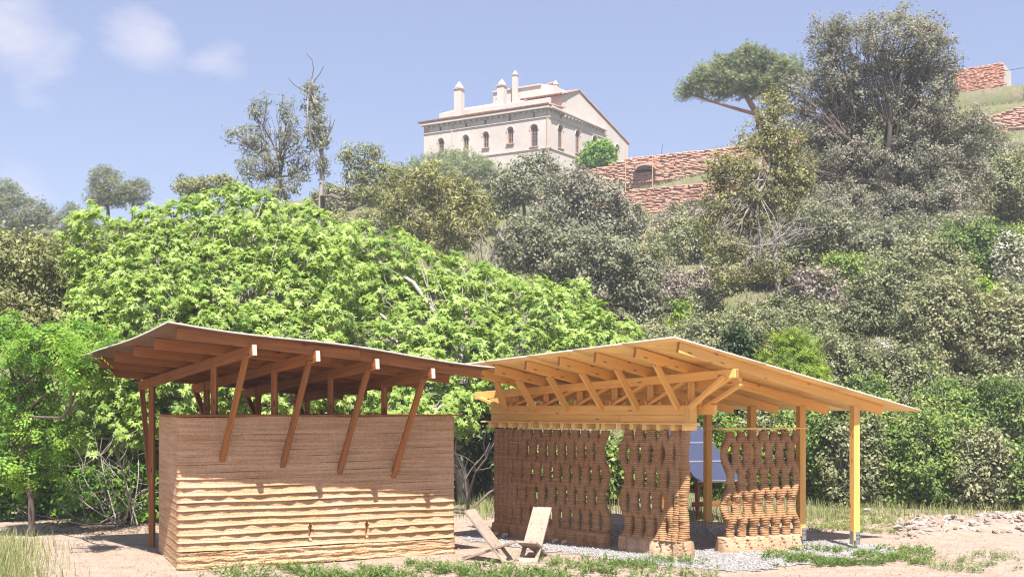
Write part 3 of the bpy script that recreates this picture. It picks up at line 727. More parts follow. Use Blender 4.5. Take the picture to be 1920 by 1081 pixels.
def prism(name, poly, dvec, mat, parent):
    bm = bmesh.new(); f0 = [bm.verts.new(p) for p in poly]; f1 = [bm.verts.new(p + dvec) for p in poly]
    bm.faces.new(f0); bm.faces.new(f1[::-1])
    for k in range(len(poly)): bm.faces.new((f0[k], f0[(k + 1) % len(poly)], f1[(k + 1) % len(poly)], f1[k]))
    bmesh.ops.recalc_face_normals(bm, faces=bm.faces)
    return link(name, bm_mesh(name, bm), mat, parent)
gz_pts = [(0, ZB), (0, ZE), (2.4, ZE + .25), (2.4, ZE + 1.6), (5.3, ZE + 2.75), (7.2, ZE + 1.95), (LB, ZE - .55), (LB, ZB)]
body = prism('wall', [Hp(0, b_, z_) for b_, z_ in gz_pts], ha * LA, M['stucco'], house)
def zpx(px, py, q): return EYE + (HOR - py) / FPX * q.y
def on_a(px):   # position along the left facade
    rho = (px - 960) / FPX; return (rho * K.y - K.x) / (ha.x - rho * ha.y)
def on_b(px):
    rho = (px - 960) / FPX; return (rho * K.y - K.x) / (hb.x - rho * hb.y)
def arch_poly(cen, along, z0, z1, wdh, off, nn):
    r = wdh / 2; pts = [(-r, z0), (r, z0), (r, z1 - r)] + [(r * math.cos(t), z1 - r + r * math.sin(t)) for t in np.linspace(0, math.pi, 9)[1:-1]] + [(-r, z1 - r)]
    return [cen + along * x_ + nn * off + Vector((0, 0, z_)) for x_, z_ in pts]
wins = []
for (px, y0, y1) in ((827, 289, 260), (873.5, 283, 254), (911, 277, 248), (957, 269, 239), (1001.5, 275, 234)): wins.append(('a', px, y0, y1, .62 if px < 990 else .74))
for (px, y0, y1) in ((1051, 278, 234), (1083.5, 288, 244), (1115, 292, 255), (1142, 300, 266), (1157, 300, 272)): wins.append(('b', px, y0, y1, .8))
cut = bmesh.new(); info = []
for (f, px, y0, y1, wdh) in wins:
    s_ = on_a(px) if f == 'a' else on_b(px); q = K + (ha if f == 'a' else hb) * s_
    z0, z1 = zpx(px, y0, q), zpx(px, y1, q); al = ha if f == 'a' else hb; nn = na if f == 'a' else nb
    info.append((q, al, nn, z0, z1, wdh))
    p0 = arch_poly(q, al, z0, z1, wdh, .3, nn); d_ = nn * -.65
    f0 = [cut.verts.new(p) for p in p0]; f1 = [cut.verts.new(p + d_) for p in p0]
    cut.faces.new(f0); cut.faces.new(f1[::-1])
    for k in range(len(p0)): cut.faces.new((f0[k], f0[(k + 1) % len(p0)], f1[(k + 1) % len(p0)], f1[k]))
vents = []
for px, py in ((826, 243), (874, 236), (910, 230), (956, 222.5), (1001.5, 215.5)): vents.append(('a', px, py))
for px, py in ((1052, 217), (1114, 238)): vents.append(('b', px, py))
for (f, px, py) in vents:
    s_ = on_a(px) if f == 'a' else on_b(px); q = K + (ha if f == 'a' else hb) * s_; al = ha if f == 'a' else hb; nn = na if f == 'a' else nb
    z_ = zpx(px, py, q); p0 = [q + al * x_ + nn * .3 + Vector((0, 0, z_ + y_)) for x_, y_ in ((-.13, -.28), (.13, -.28), (.13, .28), (-.13, .28))]
    f0 = [cut.verts.new(p) for p in p0]; f1 = [cut.verts.new(p - nn * .6) for p in p0]
    cut.faces.new(f0); cut.faces.new(f1[::-1])
    for k in range(4): cut.faces.new((f0[k], f0[(k + 1) % 4], f1[(k + 1) % 4], f1[k]))
bmesh.ops.recalc_face_normals(cut, faces=cut.faces)
cme = bm_mesh('cutter', cut); co = bpy.data.objects.new('cutter', cme); COL.objects.link(co)
md = body.modifiers.new('b', 'BOOLEAN'); md.object = co; md.operation = 'DIFFERENCE'; md.solver = 'EXACT'
bpy.context.view_layer.update()
dg = bpy.context.evaluated_depsgraph_get(); nm = bpy.data.meshes.new_from_object(body.evaluated_get(dg)); body.modifiers.clear(); body.data = nm
bpy.data.objects.remove(co)
for (q, al, nn, z0, z1, wdh) in info:
    win = prism('window', arch_poly(q, al, z0, z1, wdh, -.22, nn), nn * -.04, M['glass'], house)
    o_ = arch_poly(q, al, z0, z1, wdh, -.17, nn); i_ = arch_poly(q, al, z0 + .1, z1 - .1, wdh - .2, -.17, nn)
    def ring(name, po, pi_, d_, mat, par):
        bm = bmesh.new(); a0 = [bm.verts.new(p) for p in po]; b0 = [bm.verts.new(p) for p in pi_]; a1 = [bm.verts.new(p + d_) for p in po]; b1 = [bm.verts.new(p + d_) for p in pi_]
        for k in range(len(po)):
            k2 = (k + 1) % len(po); bm.faces.new((a0[k], a0[k2], b0[k2], b0[k])); bm.faces.new((a1[k2], a1[k], b1[k], b1[k2])); bm.faces.new((a0[k2], a0[k], a1[k], a1[k2])); bm.faces.new((b0[k], b0[k2], b1[k2], b1[k]))
        bmesh.ops.recalc_face_normals(bm, faces=bm.faces); return link(name, bm_mesh(name, bm), mat, par)
    ring('frame', o_, i_, nn * -.06, M['win_wood'], win)
    beam('mullion', q + nn * -.18 + Vector((0, 0, z0)), q + nn * -.18 + Vector((0, 0, z1 - .05)), .05, .06, M['win_wood'], win, bev=0)
    for f_ in (.35, .65): beam('glazing_bar', q + nn * -.18 - al * wdh * .4 + Vector((0, 0, z0 + (z1 - z0) * f_)), q + nn * -.18 + al * wdh * .4 + Vector((0, 0, z0 + (z1 - z0) * f_)), .04, .04, M['win_wood'], win, bev=0)
    # hood mould over the arch
    r = wdh / 2 + .10; pts = [q + al * (r * math.cos(t)) + nn * .03 + Vector((0, 0, z1 - wdh / 2 + r * math.sin(t))) for t in np.linspace(-.25, math.pi + .25, 15)]
    Vt, Qt = tube_arrays([tuple(p) for p in pts], .06, 5); link('hood_mould', mesh_np('hood_mould', Vt, Qt), M['trim'], win)
    beam('sill', q - al * (wdh / 2 + .12) + nn * .06 + Vector((0, 0, z0 - .05)), q + al * (wdh / 2 + .12) + nn * .06 + Vector((0, 0, z0 - .05)), .2, .09, M['brick'], win, bev=0)
# string courses, cornice, drain pipes
for zz, hh in ((ZE - 1.02, .10), (ZE - 4.0, .14)):
    beam('string_course', Hp(-.02, 0, zz) + na * .04, Hp(LA + .02, 0, zz) + na * .04, .10, hh, M['trim'], house, bev=0)
    beam('string_course', Hp(0, .02, zz) + nb * .04, Hp(0, LB * .78 if zz > 28 else LB * .9, zz) + nb * .04, .10, hh, M['trim'], house, bev=0)
beam('cornice', Hp(-.25, 0, ZE - .16) + na * .2, Hp(LA + .2, 0, ZE - .16) + na * .2, .42, .26, M['stucco'], house, bev=.03)
beam('cornice', Hp(-.2, .0, ZE - .18) + nb * .16, Hp(0, 10.3, ZE - .18) + nb * .16, .34, .22, M['stucco'], house, bev=.03)
for s_ in np.arange(.6, LA, .62): beam('cornice_bracket', Hp(s_, 0, ZE - .42) + na * .02, Hp(s_, 0, ZE - .42) + na * .26, .18, .2, M['stucco'], house, bev=0)
for s_ in np.arange(.6, 10, .62): beam('cornice_bracket', Hp(0, s_, ZE - .40) + nb * .02, Hp(0, s_, ZE - .40) + nb * .22, .18, .18, M['stucco'], house, bev=0)
beam('drain_pipe', Hp(on_a(848), 0, ZB) + na * .06, Hp(on_a(848), 0, ZE - .3) + na * .06, .09, .09, M['trim'], house, bev=.02)
beam('drain_pipe', Hp(.12, 0, ZB) + na * .06, Hp(.12, 0, ZE - .3) + na * .06, .10, .10, M['brick'], house, bev=.02)
beam('corner_patch', Hp(LA - .35, 0, ZE - .95) + na * .015, Hp(LA - .35, 0, ZE - .35) + na * .015, .04, .6, M['brick'], house, up=tuple(ha), bev=0)
# roofs: slabs and rows of tiles
def tile_row(name, p0, p1, dn, slope_v, r, parent):
    acc = Acc(); d_ = p1 - p0; nn = int(d_.length / (2 * r)); d_ = d_ / nn
    for k in range(nn):
        q = p0 + d_ * (k + .5)
        th = np.linspace(0, math.pi, 6); dirn = d_.normalized()
        rows = []
        for e in (0, 1):
            base = q + slope_v * e
            rows.append(np.array([tuple(base + dirn * (r * math.cos(t)) + Vector((0, 0, r * math.sin(t)))) for t in th]))
        Vt = np.concatenate(rows); Q = [[i_, i_ + 1, i_ + 7, i_ + 6] for i_ in range(5)]
        Tt = [[0, i_, i_ + 1] for i_ in range(1, 5)]
        acc.add(Vt, np.array(Q), np.array(Tt))
    o = link(name, acc.mesh(name), M['tile'], parent); o['kind'] = 'stuff'; return o
r1 = prism('roof', [Hp(-.35, -.45, ZE + .0), Hp(-.35, 2.4, ZE + .3), Hp(-.35, 2.4, ZE + .38), Hp(-.35, -.45, ZE + .08)], ha * (LA + .7), M['tile'], house)
tile_row('roof_tiles', Hp(-.35, -.5, ZE + .06), Hp(LA + .35, -.5, ZE + .06), na, hb * 1.2 + Vector((0, 0, .1)), .12, r1)
r2 = prism('roof', [Hp(-.3, 1.9, ZE + 1.5), Hp(-.12, 5.3, ZE + 2.76), Hp(-.12, LB + .3, ZE - .64), Hp(-.12, LB + .3, ZE - .54), Hp(-.12, 5.3, ZE + 2.88), Hp(-.3, 1.9, ZE + 1.65)], ha * 4.6, M['tile'], house)
tile_row('roof_tiles', Hp(-.3, 1.85, ZE + 1.58), Hp(4.3, 1.85, ZE + 1.58), na, hb * 1.0 + Vector((0, 0, .3)), .12, r2)
prism('upper_wall', [Hp(4.4, 2.41, ZE + .2), Hp(4.4, 2.41, ZE + .75), Hp(LA - 1, 2.41, ZE + .75), Hp(LA - 1, 2.41, ZE + .2)], hb * 4, M['stucco'], house)
r3 = prism('roof', [Hp(7.0, 1.9, ZE + .78), Hp(7.0, 5, ZE + 2.05), Hp(7.0, 5, ZE + 2.2), Hp(7.0, 1.9, ZE + .93)], ha * (LA - 7.2), M['tile'], house)
tile_row('roof_tiles', Hp(7.0, 1.85, ZE + .86), Hp(LA - .2, 1.85, ZE + .86), na, hb * 1.0 + Vector((0, 0, .25)), .12, r3)
prism('tower', [Hp(2.2, 4.4, ZE), Hp(2.9, 3.4, ZE), Hp(8.4, 3.4, ZE), Hp(8.4, 9, ZE), Hp(2.2, 9, ZE)], Vector((0, 0, 3.35)), M['stucco'], house)
beam('tower_cap', Hp(2.9, 3.35, ZE + 3.3), Hp(8.4, 3.35, ZE + 3.3), .2, .14, M['trim'], house, bev=0)
beam('parapet', Hp(.3, .9, ZE + .62), Hp(6.6, .9, ZE + .62), .3, .8, M['stucco'], house, bev=.03)
def chimney(px, Y, ytop, ybot, wpx):
    top = P(px, ytop, Y); bot = P(px, ybot, Y); wm = wpx / FPX * Y
    ch = beam('chimney', (top.x, Y, bot.z - .6), (top.x, Y, top.z - wm * .95), wm * .92, wm * .92, M['white'], house, bev=.02, up=tuple(ha))
    beam('chimney_collar', (top.x, Y, top.z - wm * .97), (top.x, Y, top.z - wm * .85), wm * 1.1, wm * 1.1, M['brick'], ch, up=tuple(ha), bev=.01)
    acc = Acc()
    prof = [(1.12, -.80), (1.02, -.62), (.72, -.36), (.46, -.2), (.28, -.1), (.22, 0)]
    acc_pts = []
    th = np.linspace(0, 2 * math.pi, 12, endpoint=False)
    Vt = np.concatenate([np.stack([top.x + r_ * wm / 2 * np.cos(th), Y + r_ * wm / 2 * np.sin(th), np.full(12, top.z + z_ * wm)], 1) for r_, z_ in prof])
    Q = [[k * 12 + i_, k * 12 + (i_ + 1) % 12, (k + 1) * 12 + (i_ + 1) % 12, (k + 1) * 12 + i_] for k in range(len(prof) - 1) for i_ in range(12)]
    Tt = [[60, 60 + i_, 61 + i_] for i_ in range(1, 11)]
    link('chimney_cap', mesh_np('chimney_cap', Vt, Q, Tt), M['white'], ch)
chimney(861, 106, 154, 214, 16); chimney(941, 104, 149, 203, 15); chimney(966, 105, 133, 200, 10); chimney(1041.5, 107, 151, 180, 9.5); chimney(1056, 106, 168, 182, 8); chimney(932, 106, 181, 200, 5)
beam('awning', P(1025, 161, 107), P(1037, 157, 107), 1.2, .1, M['tile'], house, bev=0)

# ------------------------------------------------------------------ red stone terrace walls on the hill
m, n, l, b = new_mat('red_stone')
a = n.new('ShaderNodeAttribute'); a.attribute_name = 'rnd'
cst = ramp(n, l, a.outputs['Fac'], ((0, (.44, .25, .19)), (.4, (.50, .285, .215)), (.8, (.53, .315, .245)), (1, (.55, .40, .335))))
nn_ = noise(n, l, 6, detail=6, rough=.7)
l.new(mixrgb(n, l, cst, ramp(n, l, nn_, ((.3, (.7, .68, .66)), (.7, (1.1, 1.08, 1.05)))), 1.0, 'MULTIPLY'), b.inputs['Base Color']); b.inputs['Roughness'].default_value = .95
bump(n, l, b, nn_, .5, .05); M['stone'] = m
M['mortar'] = plain('red_earth_core', (.42, .245, .19), .95, 0, .25, 3)
CUBE = np.array([(-1, -1, -1), (1, -1, -1), (1, 1, -1), (-1, 1, -1), (-1, -1, 1), (1, -1, 1), (1, 1, 1), (-1, 1, 1)], float) / 2
CUF = np.array([(3, 2, 1, 0), (4, 5, 6, 7), (0, 1, 5, 4), (1, 2, 6, 5), (2, 3, 7, 6), (3, 0, 4, 7)])
def stone_wall(name, pts, hb_, label, course=.14, depth=.5, skip=None):
    """pts: list of (top point, bottom z); wall of rough stones in courses"""
    root = empty(name, pts[0][0], label, 'stone wall')
    accs = Acc()
    for k in range(len(pts) - 1):
        (a_, az), (b_, bz_) = pts[k], pts[k + 1]
        d_ = Vector((b_.x - a_.x, b_.y - a_.y, 0)); ln_ = d_.length; d_.normalize(); nn = Vector((d_.y, -d_.x, 0)); nn = nn if nn.y < 0 else -nn
        bm = bmesh.new(); q = [Vector((a_.x, a_.y, az - .5)), Vector((b_.x, b_.y, bz_ - .5)), Vector((b_.x, b_.y, b_.z - .06)), Vector((a_.x, a_.y, a_.z - .06))]
        prism('wall_core', q, -nn * depth * 1.5, M['mortar'], root); bm.free()
        hgt = max(a_.z - az, b_.z - bz_); nc = int(hgt / course)
        for c_ in range(nc + 1):
            s_ = -rng.uniform(0, .3)
            while s_ < ln_:
                w_ = rng.uniform(.22, .75); f = min(1, max(0, (s_ + w_ / 2) / ln_)); top = a_.z + (b_.z - a_.z) * f; bot = az + (bz_ - az) * f
                z_ = top - (c_ + .5) * course
                if z_ > bot - .2 and rng.uniform() > .07 and not (skip and skip(a_ + d_ * (s_ + w_ / 2), z_)):
                    cc = a_ + d_ * (s_ + w_ / 2)
                    sz = np.array([w_ * .98, rng.uniform(.22, .34), course * rng.uniform(.8, 1.0)])
                    Vl = CUBE * sz + rng.normal(0, .018, (8, 3))
                    off = rng.uniform(-.01, .045)
                    Vw = np.stack([cc.x + d_.x * Vl[:, 0] + nn.x * (Vl[:, 1] + off), cc.y + d_.y * Vl[:, 0] + nn.y * (Vl[:, 1] + off), z_ + Vl[:, 2]], 1)
                    accs.add(Vw, CUF, None, np.full(8, rng.uniform()))
                s_ += w_
    o = link('stones', accs.mesh('stones'), M['stone'], root); o['kind'] = 'stuff'
    return root
def HW_(px, y_top, y_bot, Y): a_ = P(px, y_top, Y); return (a_, P(px, y_bot, Y).z)
ax_, az_ = P(1209, 310, 89.2).x, P(1209, 316, 89.2).z
stone_wall('terrace_wall', [HW_(1040, 335, 352, 90.5), HW_(1130, 313, 345, 90), HW_(1185, 296, 341, 89.5), HW_(1270, 287, 334, 89), HW_(1365, 277, 332, 88.6), HW_(1480, 262, 318, 88.5), HW_(1640, 225, 285, 88.5)], 1, 'upper red stone terrace wall beside the farmhouse', skip=lambda q, z_: (abs(q.x - ax_) < .85 and abs(z_ - az_) < .32))
stone_wall('terrace_wall', [HW_(1100, 378, 425, 83.6), HW_(1190, 355, 418, 83.4), HW_(1320, 344, 410, 83), HW_(1450, 328, 390, 83)], 1, 'lower red stone terrace wall on the bare slope', course=.12)
stone_wall('terrace_wall', [HW_(1780, 236, 262, 84), HW_(1850, 220, 250, 83.5), HW_(1930, 196, 235, 83), HW_(2050, 170, 210, 83)], 1, 'weathered red terrace wall below the brick ruin')
stone_wall('terrace_wall', [HW_(1690, 215, 235, 91), HW_(1800, 192, 215, 91), HW_(1925, 160, 190, 91), HW_(2060, 135, 170, 91)], 1, 'pale topmost stone wall running past the brick ruin')
# arched niche in the upper wall
q = P(1209.5, 318, 88.95); nw = Vector((0, -1, 0))
niche = empty('arched_niche', q, 'dark arched brick niche in the upper terrace wall', 'niche')
prism('niche_back', [q + Vector((x_, .30, z_)) for x_, z_ in ((-.85, -.1), (.85, -.1), (.85, .1), (.45, .38), (-.45, .38), (-.85, .1))], Vector((0, .1, 0)), M['dark'], niche)  # near-black panel, the shade inside the niche painted on
pts = [q + Vector((.86 * math.cos(t), -.12, -.02 + .40 * math.sin(t))) for t in np.linspace(0, math.pi, 11)]
for k in range(10): beam('arch_brick', pts[k], pts[k + 1], .5, .16, M['brick'], niche, bev=.01)
# brick ruin
rr = [P(1787, 133, 95), P(1880, 118, 92.5)]
ruin = empty('brick_ruin', (rr[0].x, rr[0].y, 27), 'roofless red brick ruin with a pale plastered end on the hill', 'ruin')
ra = (Vector((rr[1].x, rr[1].y, 0)) - Vector((rr[0].x, rr[0].y, 0))); rn = Vector((ra.y, -ra.x, 0)).normalized()
if rn.y > 0: rn = -rn
zb0, zb1 = P(1787, 200, 95).z, P(1880, 195, 92.5).z
acc = Acc(); ln_ = ra.length; rd = ra.normalized()
prism('wall_core', [Vector((rr[0].x, rr[0].y, zb0)), Vector((rr[1].x, rr[1].y, zb1)), rr[1] - Vector((0, 0, .1)), rr[0] - Vector((0, 0, .1))], -rn * .5, M['mortar'], ruin)
for c_ in range(40):
    s_ = rng.uniform(-.3, 0)
    while s_ < ln_ - .1:
        w_ = rng.uniform(.3, .5); f = min(1, max(0, (s_ + w_ / 2) / ln_)); top = rr[0].z + (rr[1].z - rr[0].z) * f; z_ = top - (c_ + .5) * .105
        if z_ > zb0 - .3 and rng.uniform() > .03:
            cc = rr[0] + rd * (s_ + w_ / 2); Vl = CUBE * np.array([w_ * .97, .2, .092]) + rng.normal(0, .006, (8, 3)); off = rng.uniform(.0, .05)
            acc.add(np.stack([cc.x + rd.x * Vl[:, 0] + rn.x * (Vl[:, 1] + off), cc.y + rd.y * Vl[:, 0] + rn.y * (Vl[:, 1] + off), z_ + Vl[:, 2]], 1), CUF, None, np.full(8, rng.uniform(.25, .8)))
        s_ += w_
o = link('bricks', acc.mesh('bricks'), attr_mat('ruin_brick', ((0, (.46, .20, .13)), (.5, (.52, .25, .17)), (1, (.56, .31, .22)))), ruin); o['kind'] = 'stuff'
e1 = P(1896, 135, 96)
prism('end_wall', [rr[1] + Vector((0, 0, .05)), Vector((rr[1].x, rr[1].y, zb1)), Vector((e1.x, e1.y, zb1)), e1], -rd * .4, M['stucco'], ruin)
# overhead cable, terrace poles
pc = [P(1884 + t * 90, 133 - 17 * t + 4 * t * (1 - t), 92.3 - 6 * t) for t in np.linspace(0, 2, 16)]
Vt, Qt = tube_arrays([tuple(p) for p in pc], .022, 5)
tag(link('overhead_cable', mesh_np('overhead_cable', Vt, Qt), M['dark']), 'thin dark cable leading off from the brick ruin', 'cable')
M['pole'] = plain('orange_pole', (.52, .34, .22), .7)
def pole(px, y0, y1, Y, r, mat, label, lean=0):
    a_ = P(px, y1, Y); b_ = P(px + lean, y0, Y); a_.z = min(a_.z, float(gz(a_.x, Y)) + .05) - .6
    pts = [a_ + (b_ - a_) * t for t in np.linspace(0, 1, 5)]; Vt, Qt = tube_arrays([tuple(p) for p in pts], np.linspace(r, r * .7, 5), 6)
    return tag(link('pole', mesh_np('pole', Vt, Qt), mat), label, 'pole')
pole(1173, 273, 322, 88.2, .05, M['pole'], 'slim tan pole standing at the farmhouse end wall')
pole(1223.5, 290, 318, 88.2, .045, M['pole'], 'short tan pole beside the arched niche')
pole(1235, 268, 300, 90.6, .025, M['dark'], 'thin dark mast leaning above the terrace wall', 8)
M['trough'] = plain('dark_crate_plastic', (.06, .065, .08), .6)
for (px, lab) in ((1209, 'dark crate on the terrace at the foot of the upper wall, below the niche'), (1219, 'dark crate on the terrace at the foot of the upper wall, below the niche')):
    q = P(px, 356, 86.0); q.z = float(gz(q.x, 86.0))
    cr = empty('crate', q, lab, 'crate', 'crates on the terrace')
    for (dx, dy, sx, sy) in ((0, -.2, .42, .03), (0, .2, .42, .03), (-.2, 0, .03, .42), (.2, 0, .03, .42)):
        me = box_mesh('crate_side', sx, sy, .3, .01); o = link('crate_side', me, M['trough'], cr); o.matrix_basis = Matrix.Translation(q + Vector((dx, dy, .15)))
    me = box_mesh('crate_base', .4, .4, .03, .005); o = link('crate_base', me, M['trough'], cr); o.matrix_basis = Matrix.Translation(q + Vector((0, 0, .02)))
# ------------------------------------------------------------------ vegetation
def unit(a): return a / (np.linalg.norm(a, axis=-1, keepdims=True) + 1e-9)
LEAF = {}
LEAF['simple'] = (np.array([(0, -.5, 0), (.27, -.02, .07), (0, .5, -.03), (-.27, -.02, .07)]), np.array([(0, 1, 2, 3)]), None)
LEAF['long'] = (np.array([(0, -.5, 0), (.13, 0, .05), (0, .5, -.06), (-.13, 0, .05)]), np.array([(0, 1, 2, 3)]), None)
_o = [(0, -.48), (.36, -.28), (.14, -.06), (.44, .26), (.12, .18), (0, .64), (-.12, .18), (-.44, .26), (-.14, -.06), (-.36, -.28)]
_f = np.array([(0, -.05, .05)] + [(x_, y_, .05 - .55 * x_ * x_ - .28 * y_ * y_ * (1 if y_ > 0 else .3)) for x_, y_ in _o])
LEAF['fig'] = (_f, None, np.array([(0, k, k % 10 + 1) for k in range(1, 11)]))
_ov = []; _oq = []
for k, (yy, sx) in enumerate(((-.3, 1), (-.3, -1), (-.02, 1), (-.02, -1), (.25, 1), (.25, -1), (.5, 0))):   # pinnate spray
    b0 = np.array([0, yy, 0]); tip = b0 + (np.array([.38 * sx, .12, -.04]) if sx else np.array([0, .34, -.05])); d_ = tip - b0; pr = np.array([-d_[1], d_[0], 0]) * .28; md_ = (b0 + tip) / 2
    _oq.append([len(_ov) + q for q in range(4)]); _ov += [b0, md_ + pr + (0, 0, .03), tip, md_ - pr + (0, 0, .03)]
LEAF['spray'] = (np.array(_ov), np.array(_oq), None)
_nv = []; _nq = []
for k in range(5):
    a_ = k * 2 * math.pi / 5; d_ = np.array([math.cos(a_) * .42, math.sin(a_) * .42, .35]); pr = np.array([-math.sin(a_), math.cos(a_), 0]) * .06
    _nq.append([len(_nv) + q for q in range(4)]); _nv += [-pr * .5, pr * .5, d_ + pr, d_ - pr]
LEAF['needles'] = (np.array(_nv), np.array(_nq), None)
def place(acc, kind, cen, nrm, size, rnd, spin=None):
    V0, Q0, T0_ = LEAF[kind]; n_ = len(cen)
    nrm = unit(nrm); r_ = rng.normal(size=(n_, 3)) if spin is None else spin
    t_ = unit(np.cross(nrm, r_)); b_ = np.cross(nrm, t_)
    V = cen[:, None] + size[:, None, None] * (V0[None, :, 0:1] * t_[:, None] + V0[None, :, 1:2] * b_[:, None] + V0[None, :, 2:3] * nrm[:, None])
    k = len(V0); off = (np.arange(n_) * k)[:, None, None]
    acc.add(V.reshape(-1, 3), None if Q0 is None else (Q0[None] + off).reshape(-1, 4), None if T0_ is None else (T0_[None] + off).reshape(-1, 3), np.repeat(rnd, k))
    return t_, b_, nrm
M['bark_grey'] = plain('grey_bark', (.30, .26, .23), .9, 0, .3, 9, .4)
M['bark_pale'] = plain('pale_fig_bark', (.31, .28, .255), .85, 0, .25, 9, .3)
M['bark_dark'] = plain('dark_bark', (.115, .09, .075), .95, 0, .3, 9, .4)
M['bark_pine'] = plain('red_pine_bark', (.30, .16, .11), .95, 0, .3, 7, .4)
M['dead'] = plain('bleached_twig', (.29, .26, .24), .9, 0, .2, 9, .2)
M['l_fig'] = leaf_mat('fig_leaf', ((0, (.10, .185, .045)), (.3, (.222, .33, .065)), (.65, (.33, .445, .105)), (1, (.44, .56, .20))), .45)
M['l_fresh'] = leaf_mat('fresh_leaf', ((0, (0.081, 0.184, 0.029)), (.5, (0.172, 0.333, 0.040)), (1, (0.310, 0.460, 0.069))), .42)
M['l_olive'] = leaf_mat('olive_brown_leaf', ((0, (.11, .125, .05)), (.5, (.225, .245, .095)), (1, (.36, .36, .16))), .3)
M['l_oak'] = leaf_mat('grey_oak_leaf', ((0, (.11, .125, .08)), (.45, (.205, .22, .14)), (.8, (.285, .285, .195)), (1, (.36, .33, .24))), .3)
M['l_oakpink'] = leaf_mat('dusty_oak_leaf', ((0, (.13, .135, .10)), (.45, (.225, .225, .17)), (.8, (.31, .295, .235)), (1, (.38, .33, .27))), .3)
M['l_yellow'] = leaf_mat('yellowing_leaf', ((0, (.11, .115, .05)), (.4, (.22, .225, .10)), (.8, (.36, .345, .14)), (1, (.50, .46, .18))), .35)
M['l_pine'] = leaf_mat('pine_needles', ((0, (.09, .12, .055)), (.5, (.19, .235, .105)), (1, (.33, .37, .18))), .15)
M['l_farpine'] = leaf_mat('far_pine_needles', ((0, (0.105, 0.133, 0.084)), (.5, (0.196, 0.224, 0.126)), (1, (0.308, 0.308, 0.168))), .15)
M['l_bramble'] = leaf_mat('bramble_leaf', ((0, (0.056, 0.105, 0.028)), (.45, (0.147, 0.231, 0.056)), (.8, (0.252, 0.350, 0.084)), (1, (0.392, 0.392, 0.140))), .32)
M['l_scrub'] = leaf_mat('grey_green_scrub', ((0, (0.095, 0.115, 0.061)), (.5, (0.216, 0.236, 0.115)), (1, (0.378, 0.365, 0.216))), .25)
M['l_lime'] = leaf_mat('lime_leaf', ((0, (0.110, 0.187, 0.028)), (.5, (0.231, 0.341, 0.044)), (1, (0.396, 0.462, 0.066))), .42)
M['l_dark'] = leaf_mat('dark_and_shaded_leaf', ((0, (.02, .04, .015)), (.6, (.05, .085, .028)), (1, (.09, .14, .045))), .2)  # own dark green of one bush; under the figs it paints deep shade
M['l_purple'] = leaf_mat('dry_purple_scrub', ((0, (0.125, 0.100, 0.088)), (.5, (0.250, 0.206, 0.181)), (1, (0.413, 0.350, 0.312))), .2)
M['l_white'] = leaf_mat('white_blossom', ((0, (.12, .16, .06)), (.35, (.30, .31, .2)), (.6, (.55, .53, .42)), (1, (.72, .69, .6))), .3, tint=(1, 1, .9))
M['l_silver'] = leaf_mat('silver_leaf', ((0, (.22, .22, .19)), (.5, (.38, .37, .34)), (1, (.55, .53, .5))), .25, tint=(1, 1, .9))
M['l_herb'] = leaf_mat('herb_leaf', ((0, (.08, .13, .04)), (.5, (.15, .23, .065)), (1, (.27, .34, .13))), .35)
M['l_grass'] = leaf_mat('pale_grass', ((0, (.14, .17, .06)), (.5, (.25, .29, .11)), (1, (.42, .42, .22))), .4)
M['l_dry'] = leaf_mat('dry_grass', ((0, (.20, .18, .10)), (.5, (.34, .30, .19)), (1, (.48, .42, .30))), .3)
TOTAL = [0]
def curve_pts(a_, b_, n_=5, sag=.12):
    a_ = np.asarray(a_, float); b_ = np.asarray(b_, float); d_ = b_ - a_; ln_ = np.linalg.norm(d_)
    off = rng.normal(0, 1, 3); off -= off.dot(d_) / (ln_ ** 2 + 1e-9) * d_; off = off / (np.linalg.norm(off) + 1e-9) * ln_ * sag
    t = np.linspace(0, 1, n_)[:, None]
    return a_ + d_ * t + off * np.sin(np.pi * t) + rng.normal(0, ln_ * .012, (n_, 3)) * np.sin(np.pi * t)
def crown_lobes(Y, lobes, dk=.85):
    out_ = []
    for lb in lobes:
        px, py, rx, ry = lb[:4]; yy = Y + (lb[4] if len(lb) > 4 else rng.uniform(-.35, .35) * rx / FPX * Y)
        c_ = P(px, py, yy); out_.append((np.array(c_), np.array([rx, rx * dk, ry]) / FPX * yy))
    return out_
def fill(lobes, n_, k0=.4, k1=.6):
    o_ = list(lobes)
    for k in range(n_):
        px, py, rx, ry = lobes[int(rng.integers(len(lobes)))][:4]; a_ = rng.uniform(0, 6.28); f = rng.uniform(.3, .85); s_ = rng.uniform(k0, k1)
        o_.append((px + math.cos(a_) * rx * f * .8, py + math.sin(a_) * ry * f * .8, rx * s_, ry * s_, -rng.uniform(.2, .6) * rx / FPX * 22))
    return o_
